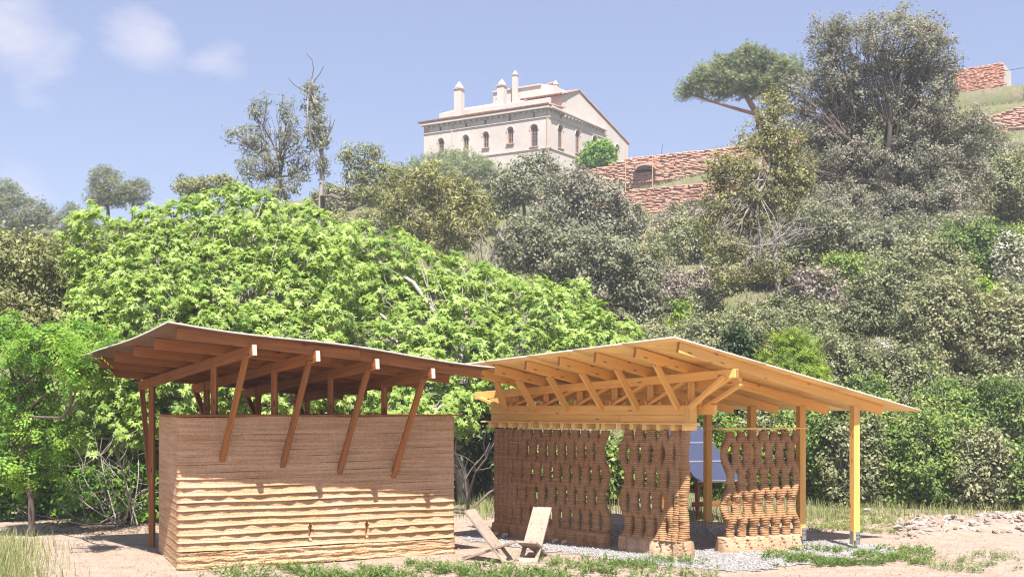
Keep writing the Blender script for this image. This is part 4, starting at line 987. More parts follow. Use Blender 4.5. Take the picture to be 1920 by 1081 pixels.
def tree(name, label, cat, Y, lobes, mat, bark, base_px=None, leaf='simple', leaf_px=6, clump_px=13, cover=3.0, nleaf=40, trunk_r=.14, group=None, twig=.35, up=.5, parts=0, shell=.5, dk=.85, base=None, world=None, trunk_path=None, flat=.75, twig_r=.010, limb_r=.45, rs=0.0, whorl=False):
    Ls = world if world is not None else crown_lobes(Y, lobes, dk)
    mpp = Y / FPX
    cen = np.mean([c_ for c_, r_ in Ls], axis=0)
    if base is None:
        bx = (base_px - 960) * mpp if base_px is not None else cen[0]; base = np.array([bx, Y, float(gz(bx, Y)) - .08])
    root = empty(name, Vector(base), label, cat, group)
    bot = min(c_[2] - r_[2] for c_, r_ in Ls)
    fork = np.array([base[0] * .55 + cen[0] * .45, base[1] * .6 + cen[1] * .4, max(base[2] + .25, min(cen[2], bot * .5 + cen[2] * .5))])
    tr = Acc()
    tp = curve_pts(base, fork, 7, .05) if trunk_path is None else np.array([np.array(p) for p in trunk_path])
    if trunk_path is not None: fork = tp[-1]
    V_, Q_ = tube_arrays(tp, np.linspace(trunk_r, trunk_r * .55, len(tp)), 8); tr.add(V_, Q_)
    tro = link('trunk', tr.mesh('trunk', True), bark, root)
    br = Acc(); ac = Acc()
    cl_c = []; cl_o = []
    for (c_, r_) in Ls:
        start = fork if trunk_path is None else tp[rng.integers(len(tp) // 2, len(tp))]
        lp = curve_pts(start, c_ + np.array([0, 0, -.2]) * r_, 6, .12)
        V_, Q_ = tube_arrays(lp, np.linspace(trunk_r * limb_r, trunk_r * .18 + .004, 6), 6); br.add(V_, Q_)
        area = math.pi * r_[0] * r_[2] / mpp ** 2
        n_ = max(6, int(cover * area / clump_px ** 2))
        d_ = unit(rng.normal(size=(n_, 3))); keep = (d_[:, 1] < .35) | (rng.uniform(size=n_) < .45)
        d_ = d_[keep]; rad = shell + (1 - shell) * rng.uniform(size=len(d_)) ** .7
        rad *= 1 + .16 * np.sin(d_[:, 0] * 7 + d_[:, 2] * 5 + c_[0]) + rng.normal(0, .05, len(d_))
        q = c_ + d_ * r_ * rad[:, None]
        ok = np.ones(len(q), bool)
        for (c2, r2) in Ls:
            if c2 is c_: continue
            ok &= np.linalg.norm((q - c2) / r2, axis=1) > .7
        ok &= q[:, 2] > gz(q[:, 0], q[:, 1]) + .05
        q = q[ok]; d_ = d_[ok]; cl_c.append(q); cl_o.append(d_)
        for k in np.nonzero(rng.uniform(size=len(q)) < twig)[0]:
            s0 = lp[rng.integers(2, 6)]; pp = curve_pts(s0, q[k] + d_[k] * clump_px * mpp * .3, 4, .15)
            V_, Q_ = tube_arrays(pp, np.linspace(max(twig_r * 1.5, trunk_r * .1), twig_r * .5, 4), 3); br.add(V_, Q_)
    q = np.concatenate(cl_c); d_ = np.concatenate(cl_o); nc = len(q)
    cs = clump_px * mpp
    crn = rng.uniform(size=nc)
    nl = np.maximum(3, rng.poisson(nleaf * (0.6 + .8 * rng.uniform(size=nc))))
    ix = np.repeat(np.arange(nc), nl); n_ = len(ix)
    off = rng.normal(size=(n_, 3)) * .55 * cs * np.array([1, 1, flat])
    pos = q[ix] + off
    okl = pos[:, 2] > gz(pos[:, 0], pos[:, 1]) + .02
    ix, off, pos = ix[okl], off[okl], pos[okl]; n_ = len(ix)
    nrm = d_[ix] * .55 + unit(off) * .35 + np.array([0, -.12, up]) + rng.normal(size=(n_, 3)) * .55
    size = leaf_px * mpp * rng.uniform(.65, 1.35, n_)
    spin = rng.normal(size=(n_, 3))
    if whorl:        # leaves radiate from a shoot tip and droop
        axis = unit(d_ * .6 + np.array([0, -.25, .8]) + rng.normal(0, .25, d_.shape))[ix]
        rad_ = unit(np.cross(axis, rng.normal(size=(n_, 3)))); b_ = unit(rad_ + axis * rng.uniform(-.75, .55, n_)[:, None] + np.array([0, 0, -.3]))
        pos = q[ix] + off * .35 + b_ * size[:, None] * .62; nrm = unit(axis - (axis * b_).sum(1)[:, None] * b_ + rng.normal(0, .18, (n_, 3))); nrm = unit(nrm - (nrm * b_).sum(1)[:, None] * b_); spin = -b_
    rnd = np.clip(.5 + (crn[ix] - .5) * .75 + rng.normal(0, .16, n_) + rs, 0, 1)
    if parts:
        score = pos[:, 1] + rng.uniform(0, 2.2, n_); pick = np.argsort(score)[:parts]
        rest = np.ones(n_, bool); rest[pick] = False
        lm = []
        for vv in (.35, .55, .75, .95):
            V0, Q0, T0_ = LEAF[leaf]; me = mesh_np('leaf', V0, Q0, T0_, False, np.full(len(V0), vv)); me.materials.append(mat); lm.append(me)
        for k in pick:
            nn = unit(nrm[k]); t_ = unit(np.cross(nn, spin[k])); b_ = np.cross(nn, t_)
            o = bpy.data.objects.new('leaf', lm[int(rnd[k] * 3.99)]); COL.objects.link(o); o.parent = root; o.matrix_parent_inverse = world_of(root).inverted()
            Mx = Matrix((t_ * size[k], b_ * size[k], nn * size[k])).transposed().to_4x4(); Mx.translation = Vector(pos[k]); o.matrix_basis = Mx
        pos, nrm, size, rnd, spin = pos[rest], nrm[rest], size[rest], rnd[rest], spin[rest]
    place(ac, leaf, pos, nrm, size, rnd, spin)
    TOTAL[0] += len(pos)
    if br.n: link('branches', br.mesh('branches', True), bark, root)['kind'] = 'stuff'
    link('crown', ac.mesh('crown'), mat, root)['kind'] = 'stuff'
    return root
def shrub(label, group, px, Y, wpx, hpx, mat, bark='bark_dark', lift=.42, name='shrub', cat='shrub', nl=3, **kw):
    mpp = Y / FPX; x0 = (px - 960) * mpp; z0 = float(gz(x0, Y)); w_ = wpx * mpp / 2; h_ = hpx * mpp / 2; Ls = []
    for k in range(nl):
        a_ = rng.uniform(-.55, .55) * w_; s_ = rng.uniform(.5, .75)
        Ls.append((np.array([x0 + a_, Y + rng.uniform(-.3, .3) * w_, float(gz(x0 + a_, Y)) + h_ * (lift * 2) * rng.uniform(.75, 1.15)]), np.array([w_ * s_, w_ * s_ * .8, h_ * rng.uniform(.7, .95)])))
    kw.setdefault('trunk_r', .035)
    return tree(name, label, cat, Y, None, M[mat], M[bark], base=np.array([x0, Y, z0 - .08]), world=Ls, group=group, **kw)
def twig_bush(name, label, cat, pos, r, n_, mat, rad=.008, spread=1.0, group=None):
    root = empty(name, Vector(pos), label, cat, group); ac = Acc()
    for k in range(n_):
        d_ = unit(np.array([rng.normal() * spread, rng.normal() * .6, abs(rng.normal()) * .7 + .15]))
        e = np.array(pos) + d_ * r * rng.uniform(.5, 1.1); p_ = curve_pts(np.array(pos) + rng.normal(0, .08 * r, 3) * (1, 1, 0), e, 6, .16)
        V_, Q_ = tube_arrays(p_, np.linspace(rad, rad * .3, 6), 4); ac.add(V_, Q_)
        for j in range(3):
            s_ = p_[rng.integers(2, 5)]; e2 = s_ + unit(d_ + rng.normal(0, .7, 3)) * r * rng.uniform(.2, .45)
            V_, Q_ = tube_arrays(curve_pts(s_, e2, 4, .15), np.linspace(rad * .55, rad * .2, 4), 3); ac.add(V_, Q_)
    o = link('branches', ac.mesh('branches', True), mat, root); o['kind'] = 'stuff'; return root

# --- fig trees behind the pavilions: a dome of many small lobes under one outline
def dome(px0, px1, outline, low, stepx=50, stepy=48):
    o_ = []
    for c_, px in enumerate(np.arange(px0, px1 + 1, stepx)):
        top = float(np.interp(px, [a_ for a_, b_ in outline], [b_ for a_, b_ in outline])); yb = float(np.interp(px, [a_ for a_, b_ in low], [b_ for a_, b_ in low]))
        r_ = rng.uniform(42, 58); y_ = top + r_ * .8 + (stepy * .5 if c_ % 2 else 0) * .3
        while y_ < yb:
            rr_ = rng.uniform(42, 66); o_.append((px + rng.uniform(-12, 12), y_ + rng.uniform(-8, 8), rr_, rr_ * rng.uniform(.75, .95), 2.2 - 3.6 * min(1, (y_ - top) / 330) + rng.uniform(-.35, .35))); y_ += stepy * rng.uniform(.85, 1.2)
    return o_
FIGOUT = ((110, 470), (160, 415), (210, 392), (300, 366), (430, 345), (520, 376), (600, 402), (700, 426), (800, 456), (900, 488), (1000, 512), (1080, 528), (1150, 572), (1195, 625))
FIGKW = dict(leaf='fig', cover=2.1, nleaf=8, whorl=True, trunk_r=.17, parts=300, twig=.14, twig_r=.010, up=.65, shell=.6, rs=.06, dk=1.0)
tree('fig_tree', 'broad bright green fig tree behind the red brown roof', 'fig tree', 21.8,
     dome(175, 630, FIGOUT, ((100, 850), (260, 830), (330, 760), (640, 750))) + [(150, 760, 70, 60, -.5), (220, 850, 70, 60, -.6), (300, 880, 60, 50, -.3)],
     M['l_fig'], M['bark_pale'], 420, leaf_px=12.5, clump_px=13.5, **FIGKW)
tree('fig_tree', 'bright green fig tree sloping down behind the golden roof', 'fig tree', 24.2,
     dome(665, 1165, FIGOUT, ((640, 770), (900, 780), (1000, 730), (1190, 690))),
     M['l_fig'], M['bark_pale'], 870, leaf_px=12, clump_px=13, **FIGKW)
shrub('thicket with leaves darkened for the shade between the two pavilions', None, 880, 25.2, 240, 200, 'l_dark', leaf_px=11, clump_px=20, cover=3, nleaf=22, nl=4, lift=.5)  # near-black leaves carry the shade under the figs in their colour
shrub('thicket with leaves darkened for the shade under the fig tree behind the earth room', None, 430, 24.5, 420, 260, 'l_dark', leaf_px=11, clump_px=20, cover=3, nleaf=20, nl=5, lift=.5)
shrub('thicket left of the earth room, leaves darkened for the shade under the fig', None, 150, 23.6, 330, 240, 'l_dark', leaf_px=11, clump_px=20, cover=3, nleaf=20, nl=5, lift=.5)
twig_bush('bare_branches', 'tangle of bare pale branches under the fig beside the tall corner post', 'branches', (-7.4, 19.6, .05), 2.2, 18, M['bark_grey'], .016)
twig_bush('bare_branches', 'bare arching fig limbs in the dark gap between the pavilions', 'branches', (-1.0, 22.0, .05), 2.3, 6, M['bark_dark'], .035)

# --- left edge
tree('young_tree', 'young tree with feathery lime green leaves left of the red brown roof', 'tree', 17.9,
     [(110, 655, 95, 50), (35, 690, 80, 60), (165, 690, 50, 42, -1.3), (140, 688, 46, 40, -2.8), (60, 770, 70, 55), (150, 640, 70, 35), (20, 640, 50, 50), (30, 860, 60, 60), (95, 820, 50, 45)],
     M['l_fresh'], M['bark_dark'], 62, leaf='spray', leaf_px=19, clump_px=18, cover=1.7, nleaf=8, trunk_r=.06, twig=.5, up=.9, trunk_path=[G(60, 990 + 15), P(58, 930, 17.9), P(44, 850, 17.9), P(38, 780, 17.8), P(34, 720, 17.7)])
tree('bushy_tree', 'olive brown small leaved tree left of the fig', 'tree', 25.0,
     [(60, 500, 90, 60), (150, 510, 85, 65), (40, 580, 100, 80), (190, 570, 50, 70), (110, 620, 90, 60), (20, 470, 60, 40), (210, 500, 35, 40)],
     M['l_olive'], M['bark_dark'], 90, leaf_px=9, clump_px=16, cover=3.4, nleaf=22, trunk_r=.1, twig=.6)
# --- skyline on the left
for k, (lab, lb) in enumerate((('far grey green pine at the left end of the skyline', [(12, 372, 38, 32), (45, 400, 50, 34), (5, 410, 40, 40), (80, 412, 26, 22)]),
                 ('far rounded pine above the fig on the skyline', [(195, 340, 33, 28), (215, 358, 36, 26), (190, 372, 30, 18)]),
                 ('small far pine close beside the rounded skyline pine', [(257, 356, 24, 20), (245, 372, 30, 16)]),
                 ('low far pine between the skyline pines', [(138, 408, 34, 22), (155, 425, 40, 20)]))):
    tree('pine_tree', lab, 'pine', 84 - k, lb, M['l_farpine'], M['bark_dark'], leaf='needles', leaf_px=6, clump_px=9, cover=3.4, nleaf=16, trunk_r=.2, group='pines on the left skyline', twig=.3)
tree('shrub', 'brownish round shrub behind the top of the fig', 'shrub', 60, [(385, 348, 42, 18), (420, 350, 30, 20), (360, 355, 30, 14)], M['l_olive'], M['bark_dark'], leaf_px=5, clump_px=9, cover=3.4, nleaf=24)
tree('shrub', 'thin pale shrub beside the brownish skyline shrub', 'shrub', 62, [(338, 338, 16, 16), (345, 352, 18, 12)], M['l_farpine'], M['bark_grey'], leaf_px=4, clump_px=8, cover=1.8, nleaf=14)
tree('slender_tree', 'sparse many stemmed tree rising against the sky above the fig', 'tree', 56,
     [(445, 250, 26, 20), (480, 215, 18, 30), (500, 190, 12, 16), (480, 265, 34, 36), (535, 205, 16, 28), (540, 255, 34, 36), (500, 320, 42, 40), (560, 310, 40, 42), (465, 320, 28, 36), (520, 365, 50, 26)],
     M['l_oak'], M['bark_dark'], 545, leaf='long', leaf_px=8, clump_px=9, cover=1.3, nleaf=11, trunk_r=.12, twig=.8, twig_r=.014, limb_r=.6, shell=.25, rs=.05)
tree('slim_tree', 'slim pale trunked tree with bare twigs at its tip', 'tree', 56,
     [(588, 190, 22, 30), (592, 235, 22, 40), (580, 165, 16, 16), (602, 262, 22, 22), (605, 310, 14, 20)],
     M['l_oak'], M['bark_pale'], 600, leaf='long', leaf_px=9, clump_px=9, cover=1.7, nleaf=11, trunk_r=.13, twig=.8, twig_r=.014, shell=.2, rs=.05, limb_r=.3,
     trunk_path=[P(600, 440, 56), P(601, 380, 56), P(604, 320, 56), P(602, 260, 56), P(596, 210, 56), P(587, 165, 56), P(584, 150, 56)])
tb = empty('bare_twigs', P(585, 165, 56), 'bare dead leader twigs above the slim pale trunk', 'twigs'); ac = Acc()
for pts_ in (((585, 165), (584, 150), (588, 130), (585, 112), (574, 100)), ((584, 160), (592, 148), (600, 138), (607, 124)), ((580, 165), (562, 166), (550, 158), (541, 146)), ((616, 250), (619, 230), (619, 215)), ((612, 262), (622, 240), (628, 224))):
    V_, Q_ = tube_arrays([tuple(P(a_, b_, 56)) for a_, b_ in pts_], np.linspace(.035, .014, len(pts_)), 4); ac.add(V_, Q_)
link('twig', ac.mesh('twig'), M['bark_dark'], tb)['kind'] = 'stuff'
tree('oak_tree', 'dark oak leaning on a curved limb right of the slim trunk', 'oak', 55,
     [(655, 292, 16, 20), (690, 290, 28, 22), (700, 325, 36, 28), (668, 330, 24, 20), (735, 335, 30, 26), (700, 365, 46, 22), (760, 350, 24, 24)],
     M['l_olive'], M['bark_dark'], 640, leaf='long', leaf_px=9, clump_px=11, cover=2.6, nleaf=16, trunk_r=.14, twig=.6, twig_r=.014,
     trunk_path=[P(606, 420, 55.5), P(604, 368, 55.5), P(622, 366, 55.3), P(642, 374, 55.2), P(660, 372, 55), P(690, 345, 55)])
# --- middle of the hill
tree('yellowing_tree', 'yellowish olive tree between the dark oak and the grey oaks', 'tree', 44,
     [(800, 345, 48, 36), (850, 375, 55, 48), (765, 370, 42, 36), (790, 410, 60, 44), (865, 425, 52, 44), (905, 400, 26, 42), (830, 460, 60, 26), (735, 385, 26, 26)],
     M['l_yellow'], M['bark_grey'], 850, leaf='long', leaf_px=10, clump_px=14, cover=2.7, nleaf=24, trunk_r=.12, twig=.6)
twig_bush('bare_sapling', 'pale leafless sapling at the edge of the fig and the grey oaks', 'sapling', tuple(P(918, 505, 42)), 2.3, 9, M['dead'], .03, .35)
tree('conifer', 'soft blue green conifer hedge below the farmhouse', 'conifer', 84, [(860, 302, 45, 18), (805, 312, 34, 24), (900, 318, 44, 22), (785, 330, 30, 24), (840, 325, 50, 24)], M['l_pine'], M['bark_dark'], leaf='needles', leaf_px=6, clump_px=9, cover=3.2, nleaf=16, trunk_r=.15, rs=.12)
tree('oak_tree', 'thin grey oak in front of the farmhouse corner', 'oak', 62, [(985, 315, 30, 26), (1025, 310, 24, 28), (950, 345, 42, 34), (1005, 360, 50, 34), (940, 385, 36, 34)], M['l_oak'], M['bark_dark'], leaf='simple', leaf_px=6.5, clump_px=11, cover=2.5, nleaf=22, trunk_r=.16, twig=.6)
tree('oak_tree', 'dusty pinkish grey oak below the terrace walls', 'oak', 54, [(1075, 345, 55, 38), (1130, 380, 58, 44), (1050, 400, 60, 48), (1165, 420, 48, 44), (1110, 440, 70, 44)], M['l_oakpink'], M['bark_dark'], leaf='simple', leaf_px=6.5, clump_px=12, cover=2.7, nleaf=26, trunk_r=.18, twig=.6)
tree('oak_tree', 'dense grey oak just above the lower end of the fig', 'oak', 43, [(1000, 450, 62, 48), (1070, 480, 72, 50), (1145, 490, 62, 54), (960, 470, 40, 50), (1190, 530, 50, 56), (1110, 540, 75, 46), (1210, 580, 36, 50)], M['l_oak'], M['bark_dark'], leaf='simple', leaf_px=7, clump_px=12, cover=2.8, nleaf=26, trunk_r=.16, twig=.6)
tree('leafy_tree', 'dense bright green tree against the farmhouse end wall', 'tree', 93, [(1118, 292, 24, 24), (1103, 305, 20, 20), (1134, 282, 16, 17), (1138, 303, 18, 18), (1118, 312, 28, 14)], M['l_fresh'], M['bark_dark'], leaf='simple', leaf_px=6.5, clump_px=8, cover=3.6, nleaf=24, trunk_r=.15)
tree('umbrella_pine', 'flat topped umbrella pine leaning left on the ridge', 'pine', 72,
     [(1380, 135, 56, 30), (1340, 148, 42, 26), (1430, 128, 48, 26), (1302, 166, 26, 15), (1465, 140, 40, 30), (1402, 112, 38, 18), (1390, 160, 50, 20), (1330, 170, 30, 14), (1285, 172, 14, 10), (1450, 160, 36, 22)],
     M['l_pine'], M['bark_pine'], 1425, leaf='needles', leaf_px=8, clump_px=11, cover=3.1, nleaf=26, trunk_r=.3, twig=.3, shell=.6,
     trunk_path=[P(1440, 330, 72), P(1432, 260, 72), P(1420, 215, 72), P(1405, 190, 72), P(1392, 168, 72)])
tree('holm_oak', 'huge grey green holm oak towering over the right slope', 'oak', 48,
     [(1650, 85, 95, 62), (1555, 70, 42, 42), (1720, 95, 50, 55), (1555, 150, 50, 60), (1610, 190, 90, 66), (1700, 200, 90, 70), (1760, 170, 36, 56), (1520, 240, 40, 54), (1580, 300, 85, 66), (1690, 310, 100, 66), (1785, 270, 50, 56), (1560, 395, 80, 60), (1660, 410, 95, 56), (1770, 380, 76, 62), (1830, 330, 36, 50), (1500, 330, 50, 56), (1820, 240, 40, 40), (1480, 190, 30, 44), (1600, 110, 70, 60), (1700, 60, 70, 45), (1750, 120, 46, 60)],
     M['l_oakpink'], M['bark_dark'], 1650, leaf='simple', leaf_px=4.6, clump_px=11, cover=2.1, nleaf=40, trunk_r=.32, twig=.55, twig_r=.016, shell=.4)
tree('oak_tree', 'grey oak merging with the holm oak above the bushes', 'oak', 44, [(1540, 430, 60, 50), (1610, 455, 70, 45), (1700, 450, 80, 45), (1500, 420, 46, 46), (1790, 440, 70, 44)], M['l_oak'], M['bark_dark'], leaf_px=5.5, clump_px=11, cover=2.4, nleaf=28, trunk_r=.15, twig=.5)
tree('oak_tree', 'grey oak below the brick ruin beside the holm oak', 'oak', 58, [(1830, 260, 50, 40), (1870, 300, 50, 46), (1810, 320, 44, 44), (1860, 370, 60, 40)], M['l_oakpink'], M['bark_dark'], leaf_px=5, clump_px=10, cover=2.3, nleaf=28, trunk_r=.15, twig=.5)
tree('yellowing_tree', 'straggly yellow green tree with a bare lower trunk before the holm oak', 'tree', 39,
     [(1450, 205, 34, 38), (1425, 260, 46, 38), (1475, 275, 34, 46), (1385, 320, 44, 38), (1440, 345, 44, 44), (1350, 375, 36, 38), (1475, 380, 30, 40), (1400, 420, 44, 34), (1360, 465, 40, 28), (1370, 515, 48, 18), (1440, 510, 44, 20), (1350, 320, 36, 36), (1500, 330, 36, 50), (1410, 380, 50, 44), (1330, 420, 30, 34)],
     M['l_yellow'], M['bark_grey'], 1452, leaf='simple', leaf_px=6, clump_px=11, cover=2.0, nleaf=22, trunk_r=.13, twig=.8, twig_r=.014, shell=.3, rs=-.04,
     trunk_path=[P(1462, 585, 39), P(1458, 530, 39), P(1452, 470, 39), P(1450, 400, 39), P(1445, 330, 39), P(1440, 260, 39)])
twig_bush('bare_branches', 'grey leafless branches on the trunk of the straggly yellow green tree', 'branches', tuple(P(1445, 460, 38.6)), 2.0, 22, M['dead'], .022, 1.3)
# --- scrub on the right hand slope
def row(Y, pxs, wpx, hpx, mat, label, group, **kw):
    for k_, px in enumerate(pxs):
        shrub(label if isinstance(label, str) else label[k_], group, px + rng.uniform(-14, 14), Y + rng.uniform(-.4, .4), wpx * rng.uniform(.85, 1.2), hpx * rng.uniform(.55, 1.3), ('l_scrub' if (mat == 'l_bramble' and k_ % 3 == 1) else mat), **{**kw, 'rs': kw.get('rs', 0) + rng.uniform(-.16, .2)})
K1 = dict(leaf_px=7.5, clump_px=13, cover=2.6, nleaf=20, lift=.40, nl=4, twig=.6, bark='bark_grey')
row(23.6, (1545, 1620, 1700, 1780, 1860, 1930), 150, 190, 'l_bramble', ('bramble mound at the foot of the bank between the two right hand golden posts', 'bramble mound at the foot of the bank right behind the outermost golden post', 'bramble mound behind the loose stones beside the rubble heap', 'bramble mound behind the low end of the rubble heap', 'bramble mound behind the middle of the rubble heap', 'bramble mound behind the far end of the rubble heap'), 'front brambles on the bank', **K1)
row(25.6, (1290, 1400, 1500, 1600, 1700, 1800, 1890, 1960), 170, 200, 'l_bramble', ('bramble thicket behind the solar panels', 'bramble thicket behind the short screen', 'bramble thicket under the eaves behind the post beside the short screen', 'tall bramble thicket higher than the mound behind the outermost golden post', 'bramble thicket right beyond the pointed corner of the golden roof', 'bramble thicket rising above the low end of the rubble heap', 'bramble thicket rising above the middle of the rubble heap', 'bramble thicket rising above the far end of the rubble heap'), 'second row of brambles', **K1)
K2 = dict(leaf_px=6.5, clump_px=12, nl=4, twig=.6, bark='bark_grey', cover=2.8, nleaf=22, lift=.40)
row(28.5, (1330, 1440, 1590, 1690, 1790, 1900), 170, 190, 'l_scrub', 'grey green scrub bush on the middle of the right bank', 'grey scrub on the bank', rs=-.05, **K2)
row(28.0, (1640, 1840), 150, 180, 'l_bramble', 'dark green bush among the grey scrub of the bank', 'dark bushes on the bank', **K2)
row(32, (1240, 1350, 1580, 1700, 1800, 1910), 180, 170, 'l_scrub', 'pale grey green bush higher up the right bank', 'upper grey scrub', **K2)
K3 = dict(leaf_px=6, clump_px=11, nl=4, twig=.5, bark='bark_grey', cover=2.8, nleaf=24, lift=.42)
row(36.5, (1270, 1560, 1660, 1760, 1870), 170, 150, 'l_scrub', 'olive toned bush below the holm oak', 'bushes below the holm oak', rs=-.06, **K3)
row(42, (1600, 1720, 1830, 1920), 170, 140, 'l_bramble', 'green bush at the foot of the holm oak', 'green bushes at the holm oak', **K3)
row(52, (1850, 1930), 150, 130, 'l_scrub', 'grey shrub on the steep slope under the ruin', 'shrubs under the ruin', **K3)
row(64, (1820, 1900), 130, 90, 'l_scrub', 'low grass green shrub near the top of the slope', 'shrubs near the ridge', rs=.1, **K3)
row(47, (1225, 1300), 110, 90, 'l_purple', 'low greyish purple bush on the bare slope', 'purple scrub on the bare slope', leaf_px=6, clump_px=11, cover=2.2, nleaf=22)
row(56, (1200, 1290), 90, 70, 'l_scrub', 'small tufted bush on the bare slope below the walls', 'tufted bushes below the walls', leaf_px=6, clump_px=11, cover=2.4, nleaf=22)
row(66, (1250, 1330), 90, 45, 'l_dry', 'low straw coloured bush at the foot of the lower terrace wall', 'straw bushes below the wall', leaf_px=6, clump_px=10, cover=2.2, nleaf=20)
row(62, (1210, 1270, 1330), 80, 50, 'l_scrub', 'grey green tuft high on the bare slope', 'tufts high on the bare slope', leaf_px=5.5, clump_px=10, cover=2.4, nleaf=22)
row(40, (1215, 1310), 110, 90, 'l_scrub', 'grey bush low on the bare slope beside the grey oaks', 'bushes low on the bare slope', leaf_px=6, clump_px=11, cover=2.4, nleaf=22)
row(72, (1235, 1300, 1350), 70, 35, 'l_purple', 'faded purple tuft just below the lower terrace wall', 'tufts below the terrace wall', leaf_px=5, clump_px=9, cover=2.4, nleaf=20)
row(45, (610, 680, 750), 120, 80, 'l_fresh', 'leafy green bush between the fig and the yellowish tree', 'bushes above the fig', leaf_px=7, clump_px=11, cover=2.6, nleaf=20, rs=-.1)
row(52, (560, 650, 720), 110, 60, 'l_olive', 'olive bush at the foot of the slender trees', 'bushes at the slender trees', leaf_px=6, clump_px=10, cover=2.6, nleaf=20)
row(34, (1225, 1300, 1480), 150, 120, 'l_scrub', 'grey green bush just above the peak of the golden roof', 'bushes above the golden roof', leaf_px=6.5, clump_px=12, cover=2.5, nleaf=22)
row(52, (1340, 1400), 110, 90, 'l_scrub', 'soft grey bush behind the straggly yellow green tree', 'bushes behind the straggly tree', leaf_px=6, clump_px=10, cover=2.5, nleaf=22)
row(78, (590, 640, 700, 760), 90, 60, 'l_scrub', 'hazy bush on the skyline slope behind the slim trunk', 'skyline bushes behind the slim trunk', leaf_px=5, clump_px=9, cover=2.6, nleaf=20)
shrub('dense green shrub reaching the ground behind the young tree', None, 25, 20.6, 230, 280, 'l_fresh', leaf_px=10, clump_px=15, cover=2.0, nleaf=13, nl=5, rs=-.3, lift=.5)
shrub('dark green leafy shrub between the young tree and the corner post', None, 128, 21.4, 200, 230, 'l_fresh', leaf_px=10, clump_px=15, cover=2.0, nleaf=13, nl=5, rs=-.32, lift=.5)
shrub('fresh leafy shrub beside the tall corner post under the fig', None, 215, 20.2, 190, 150, 'l_fresh', leaf_px=10, clump_px=15, cover=1.7, nleaf=12, nl=4, rs=-.2, bark='bark_grey')
row(48, (1375, 1440, 1500), 120, 90, 'l_scrub', 'grey bush around the foot of the straggly yellow green tree', 'bushes at the straggly tree', leaf_px=6, clump_px=10, cover=2.5, nleaf=22)
row(36, (1400, 1450, 1500), 120, 100, 'l_scrub', 'scrub bush below the bare trunk of the straggly tree', 'scrub below the straggly tree', leaf_px=6.5, clump_px=11, cover=2.5, nleaf=22, rs=-.1)
row(66, (610, 660, 720), 90, 50, 'l_olive', 'small olive bush on the slope behind the slim trunk', 'bushes behind the slim trunk', leaf_px=5.5, clump_px=9, cover=2.6, nleaf=20)
row(75, (1190, 1260, 1330), 80, 40, 'l_scrub', 'low green tuft right under the lower terrace wall', 'tufts right under the terrace wall', leaf_px=5, clump_px=9, cover=2.4, nleaf=20)
shrub('yellow green broom bush right behind the peak of the golden roof', None, 1490, 26.6, 150, 270, 'l_lime', leaf_px=11, clump_px=16, cover=2.6, nleaf=18, leaf='spray', lift=.5, nl=4)
shrub('dark glossy ivy bush left of the yellow green broom', None, 1400, 27.4, 110, 270, 'l_dark', leaf_px=10, clump_px=15, cover=3.2, nleaf=22, lift=.5)
shrub('fresh green young tree standing alone on the upper right slope', None, 1828, 34, 130, 120, 'l_lime', leaf_px=9, clump_px=13, cover=2.6, nleaf=22, lift=.75, nl=4, name='young_tree', cat='tree')
shrub('white blossoming bush near the right end of the slope', None, 1900, 40, 80, 110, 'l_white', leaf_px=7, clump_px=12, cover=2.8, nleaf=22, lift=.7)
shrub('silvery white leaved bush in the middle of the scrub', None, 1652, 30.5, 60, 110, 'l_silver', leaf_px=8, clump_px=12, cover=2.2, nleaf=18, lift=.75)
shrub('lime green shrub on the bare slope beside the grey oaks', None, 1275, 38, 50, 120, 'l_lime', leaf_px=8, clump_px=12, cover=2.0, nleaf=16, lift=.5)
shrub('dry purplish leafless looking bush at the foot of the holm oak', None, 1545, 39, 130, 130, 'l_purple', leaf_px=7, clump_px=12, cover=2.2, nleaf=18, lift=.5, twig=.9, bark='dead')
shrub('dark bush beside the grey oaks on the bare slope', None, 1250, 50, 60, 60, 'l_oak', leaf_px=6, clump_px=11, cover=3, nleaf=24)
twig_bush('dead_branches', 'heap of bleached dead branches above the golden roof edge', 'branches', tuple(Vector((P(1650, 690, 27.0).x, 26.6, float(gz(P(1650, 690, 27.0).x, 26.6)) + .9))), 1.5, 34, M['dead'], .014, 1.6)
shrub('light green bush beyond the golden roof\'s lower corner', None, 1380, 24.4, 120, 150, 'l_lime', leaf_px=9, clump_px=15, cover=2.4, nleaf=18, rs=-.15)
shrub('round green bush seen through the gap between the earth screens', None, 1155, 24.0, 150, 170, 'l_bramble', leaf_px=10, clump_px=16, cover=2.6, nleaf=18, rs=.15)
shrub('green bush behind the long screen', None, 1020, 23.5, 220, 150, 'l_bramble', leaf_px=10, clump_px=16, cover=2.6, nleaf=18, rs=.1)
